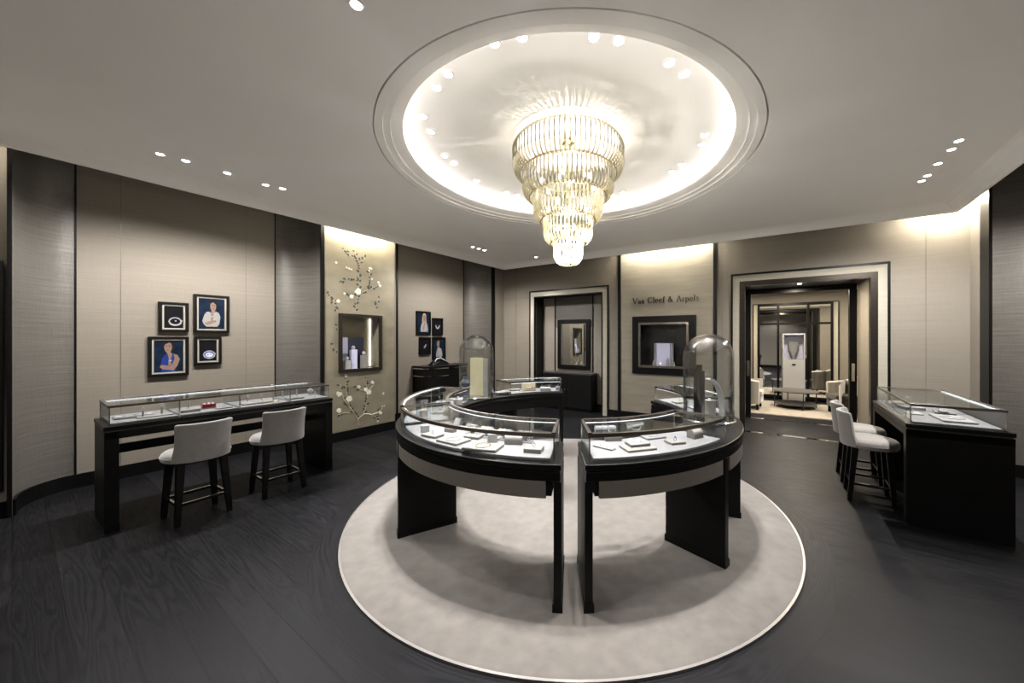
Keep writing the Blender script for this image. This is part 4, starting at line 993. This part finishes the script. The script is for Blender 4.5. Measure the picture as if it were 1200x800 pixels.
def arcp(cx_,cz_,rx,rz_,a0,a1,n=14): return [(cx_+rx*math.cos(math.radians(a0+(a1-a0)*i/n)), cz_+rz_*math.sin(math.radians(a0+(a1-a0)*i/n))) for i in range(n+1)]
T_, H_, TH = .16, .09, .075      # stroke widths: thick, middle, thin
E_ = [([(.07,.33),(.46,.33)],TH),(arcp(.27,.31,.20,.30,0,315),None)]
GL = {'V':([([(.06,1),(.42,0)],T_),([(.42,0),(.76,1)],TH),([(-.05,.98),(.2,.98)],TH),([(.64,.98),(.88,.98)],TH)],.84),
 'a':([([(.08,.48),(.16,.59),(.28,.61),(.38,.54),(.40,.42),(.40,.08),(.48,.01)],None),([(.40,.37),(.2,.33),(.08,.22),(.08,.08),(.19,.01),(.32,.06),(.40,.17)],None)],.52),
 'n':([([(.11,.6),(.11,0)],T_),([(.11,.42),(.22,.57),(.34,.58),(.42,.46),(.42,0)],None),([(0,.58),(.12,.58)],TH),([(.01,.02),(.22,.02)],TH),([(.32,.02),(.53,.02)],TH)],.56),
 'C':([(arcp(.46,.5,.40,.49,48,312,20),None),([(.74,.80),(.75,.96)],TH)],.86), 'l':([([(.12,1),(.12,0)],T_),([(0,.98),(.12,.98)],TH),([(.01,.02),(.23,.02)],TH)],.26),
 'e':(E_,.53), 'f':([([(.38,.90),(.30,.98),(.18,.92),(.14,.75),(.14,0)],None),([(0,.59),(.32,.59)],TH),([(.03,.02),(.26,.02)],TH)],.34),
 '&':([([(.84,.01),(.26,.66),(.22,.84),(.35,.98),(.50,.86),(.46,.70),(.14,.40),(.08,.18),(.24,.01),(.50,.05),(.74,.46)],None)],.90),
 'A':([([(.06,0),(.42,1)],TH),([(.42,1),(.78,0)],T_),([(.18,.33),(.66,.33)],TH),([(-.04,.02),(.16,.02)],TH),([(.66,.02),(.9,.02)],TH)],.86),
 'r':([([(.11,.6),(.11,0)],T_),([(.11,.40),(.2,.56),(.34,.58)],None),([(0,.58),(.12,.58)],TH),([(.01,.02),(.24,.02)],TH)],.38),
 'p':([([(.11,.6),(.11,-.32)],T_),(arcp(.30,.30,.20,.30,-150,150),None),([(0,.58),(.12,.58)],TH),([(.01,-.3),(.24,-.3)],TH)],.57),
 's':([([(.36,.50),(.22,.61),(.10,.50),(.14,.37),(.30,.27),(.37,.14),(.22,.01),(.06,.10)],.10)],.45)}
sg = thing('wall_sign', 'shop name in dark raised serif letters above the show niche', 'sign', (*W2(-2.427, DB-.012),2.452), R2)
def stroke(mb_, pts, wd, k, x0, y0=-.022, y1=-.006):
    P_ = [Vector((p[0],p[1])) for p in pts]; L_, R_ = [], []
    for i, p in enumerate(P_):
        d_ = (P_[min(i+1,len(P_)-1)]-P_[max(i-1,0)]).normalized()
        w_ = wd if wd else .075+.09*abs(d_.y)**1.5
        nn = Vector((-d_.y,d_.x))*w_/2; L_.append(p+nn); R_.append(p-nn)
    for i in range(len(P_)-1):
        q_ = [L_[i],L_[i+1],R_[i+1],R_[i]]
        flat(mb_, [(x0+v.x*k, v.y*k) for v in q_], y0, y1)
text = 'Van Cleef & Arpels'; kk = .119
total = sum((GL[c][1] if c != ' ' else .30)+.10 for c in text)
tr_ = .10+(1.336/kk-total)/len(text); x = 0
for c in text:
    if c == ' ': x += (.30+tr_)*kk; continue
    m = MB()
    for pts, wd in GL[c][0]: stroke(m, pts, wd, kk, x)
    m.build('letter', M['letter'], sg); x += (GL[c][1]+tr_)*kk

# ---------------------------------------------------------------- mirror niche
def wallmirror(label, frame, s0, s1, z0, z1, d, rz, b, mat='black', th=.05, inner=True):
    w_ = s1-s0; h_ = z1-z0
    t = thing('wall_mirror', label, 'mirror', (*frame((s0+s1)/2, d), z0), rz); X = w_/2
    k = MB(); k.box(-X,-X+b,-th,0,0,h_); k.box(X-b,X,-th,0,0,h_); k.box(-X+b,X-b,-th,0,0,b); k.box(-X+b,X-b,-th,0,h_-b,h_); k.build('frame', M[mat], t, bevel=.006)
    if inner:
        c = b; e = .012; k = MB(); k.box(-X+c,-X+c+e,-th+.005,-.012,c,h_-c); k.box(X-c-e,X-c,-th+.005,-.012,c,h_-c); k.box(-X+c+e,X-c-e,-th+.005,-.012,c,c+e); k.box(-X+c+e,X-c-e,-th+.005,-.012,h_-c-e,h_-c); k.build('bevel_strip', M['steel'], t)
    MB().box(-X+b,X-b,-.02,-.012,b,h_-b).build('mirror_pane', M['mirror'], t)
    return t
wallmirror('rectangular mirror in a wide black frame above the black cabinet in the portal niche', W2, -4.52,-3.63,.965,2.19,ND-.002,R2,.105)
wallmirror('tall narrow-framed mirror at the left edge of the photo', W1, -1.1,-.048,.26,2.45,DN-.0,R1,.03,'black',.03,False)
t = thing('low_cabinet', 'black two-door cabinet under the mirror in the portal niche', 'cabinet', (*W2(-4.095,7.58),0), R2)
MB().box(-.655,.655,-.16,.14,.05,.87).build('body', M['black'], t, bevel=.003); MB().box(-.67,.67,-.175,.145,.872,.905).build('top', M['edge'], t, bevel=.003); MB().box(-.63,.63,-.14,.12,0,.05).build('plinth', M['black'], t)
for sx_ in (-1,1):
    x0, x1 = sorted((sx_*.004, sx_*.64)); dd_ = MB().box(x0,x1,-.176,-.16,.07,.86).build('door', M['blackwood'], t, bevel=.003)
    MB().lathe([(.0001,0),(.012,0),(.012,.012),(.006,.02),(.0001,.02)],12,M=TM(sx_*.05,-.176,.50,rx=PI/2)).build('knob', M['chrome'], dd_)

# ---------------------------------------------------------------- salon beyond the right portal
MB_ = MB().prism([(-1.9,-1.1),(1.9,-1.1),(1.9,.90),(-1.9,.90)],0,.02).build('salon_rug', M['rug2'], loc=(*W2(.7,10.4),0), rotz=R2); tag(MB_, 'pale cream rug under the round table in the room beyond the right portal', 'rug')
t = thing('mirrored_wall_panel', 'tall mirrored panel divided by black bars on the far wall of the salon', 'mirror panel', (*W2(.686,FD-.002),0), R2)
MB().box(-.85,.85,-.012,0,.10,2.66).build('mirror_pane', M['mirror'], t)
k = MB()
for x in (-.85,-.37,.33,.85): k.box(x-.028,x+.028,-.05,-.012,.04,2.70)
k.build('upright_bars', M['black'], t); k = MB()
for z in (.07,2.14,2.68): k.box(-.85,.85,-.045,-.012,z-.028,z+.028)
k.build('cross_bars', M['black'], t)
def fr2(nm, a, b, mt, y0=-.03): 
    k = MB(); k.box(-.88-b,-.88-a,y0,0,0,2.70+b-.1); k.box(.88+a,.88+b,y0,0,0,2.70+b-.1); k.box(-.88-a,.88+a,y0,0,2.70+a-.1,2.70+b-.1); k.build(nm, mt, t)
fr2('pale_band', .0,.10,M['cream_pale'],-.02); fr2('outer_band',.10,.125,M['black'])
t = thing('showcase_tower', 'tall white showcase with a lit lavender window before the mirrored panel', 'showcase', (*W2(.66,11.55),0), R2)
MB().box(-.25,.25,-.16,.16,.0,1.14).build('lower_body', M['white'], t, bevel=.005)
k = MB(); k.box(-.25,-.225,-.16,.16,1.145,1.86); k.box(.225,.25,-.16,.16,1.145,1.86); k.box(-.225,.225,-.16,.16,1.835,1.86); k.box(-.225,.225,-.16,.16,1.145,1.16); k.build('window_frame', M['white'], t)
MB().box(-.225,.225,.10,.12,1.16,1.835).build('back', M['lavender'], t); MB().box(-.22,.22,-.158,-.152,1.16,1.83).build('glass_pane', M['glass'], t)
MB().box(-.21,.21,-.12,-.10,1.825,1.833).build('light_strip', M['strip'], t)
MB().lathe([(.0001,0),(.05,0),(.04,.008),(.0001,.01)],16,M=TM(0,-.16,1.02,rx=PI/2),sy=.5).build('emblem', M['black'], t)
t = thing('tall_necklace_bust', 'white necklace bust with a dark jewelled chain in the showcase tower window', 'necklace stand', (*W2(.66,11.56),1.16), R2)
MB().add([(-.03,-.02,0),(.03,-.02,0),(.03,.03,0),(-.03,.03,0),(-.13,-.01,.36),(.13,-.01,.36),(.13,.05,.36),(-.13,.05,.36),(-.11,0,.50),(.11,0,.50),(.11,.05,.50),(-.11,.05,.50)],
   [(0,3,2,1),(0,1,5,4),(1,2,6,5),(2,3,7,6),(3,0,4,7),(4,5,9,8),(5,6,10,9),(6,7,11,10),(7,4,8,11),(8,9,10,11)]).build('bust_form', M['pad'], t, bevel=.01)
MB().tube([(-.10,-.02,.44),(-.085,-.03,.25),(-.03,-.035,.08),(0,-.035,.03),(.03,-.035,.08),(.085,-.03,.25),(.10,-.02,.44)],.009,6).build('necklace', M['steel'], t, smooth=True)
t = thing('round_side_table', 'round dark two-tier table on the cream rug in the salon', 'table', (*W2(.64,10.55),.02), R2)
MB().lathe([(.0001,.395),(.47,.395),(.48,.402),(.48,.415),(.47,.42),(.0001,.42)],48).build('tabletop', M['taupe'], t, smooth=True)
MB().lathe([(.0001,.085),(.44,.085),(.45,.095),(.44,.105),(.0001,.105)],48).build('shelf', M['taupe'], t, smooth=True)
for i in range(4):
    a = i*PI/2+.3; x, y = .455*math.cos(a), .455*math.sin(a); MB().box(x-.01,x+.01,y-.01,y+.01,0,.396).build('leg', M['bronze'], t)
def armchair(label, loc, rz, seat):
    t = thing('tub_armchair', label, 'armchair', loc, rz)
    n = 28; rows = []
    def path(r, yo):   # U shape, open towards +y
        return [((.37-r)*(1 if abs(math.cos(a))>.999 else math.copysign(abs(math.cos(a))**.6, math.cos(a))), -.02-(.34-r)*math.sin(a)) for a in [PI*i/n for i in range(n+1)]]
    outer = [(.37,.33)]+path(0,0)+[(-.37,.33)]; inner = [(.26,.33)]+path(.11,0)+[(-.26,.33)]; k = len(outer)
    def top(i): x_, y_ = outer[i]; return .70+.14*max(0,min(1,(-y_+.10)/.40))
    vs = []
    for (x_,y_) in outer: vs.append((x_*.94,y_*.95,.14))
    for i,(x_,y_) in enumerate(outer): vs.append((x_,y_,top(i)-.03))
    for i in range(k): vs.append(((outer[i][0]+inner[i][0])/2,(outer[i][1]+inner[i][1])/2,top(i)))
    for i,(x_,y_) in enumerate(inner): vs.append((x_,y_,top(i)-.03))
    for (x_,y_) in inner: vs.append((x_,y_,.14))
    fs = [(j*k+i,j*k+i+1,(j+1)*k+i+1,(j+1)*k+i) for j in range(4) for i in range(k-1)]+[(4*k+i,4*k+i+1,i+1,i) for i in range(k-1)]+[(0,k,2*k,3*k,4*k),(k-1,5*k-1,4*k-1,3*k-1,2*k-1)]
    MB().add(vs,fs).build('shell', M['ivory'], t, smooth=True)
    MB().box(-.27,.27,-.24,.36,.15,.32).build('seat_base', M[seat], t, bevel=.02); MB().box(-.265,.265,-.24,.38,.32,.45).build('cushion', M[seat], t, bevel=.035, seg=3)
    for x_ in (-.28,.28):
        for y_ in (-.24,.29): MB().box(x_-.025,x_+.025,y_-.025,y_+.025,0,.15).build('leg', M['black'], t)
    return t
armchair('ivory tub armchair with a dark seat, right of the round table in the salon', (*W2(1.64,10.12),.02), R2+PI/2+.25, 'taupe')
armchair('ivory tub armchair at the left of the salon, seen from behind', (*W2(-.42,10.0),.02), R2-PI/2-.1, 'ivory')
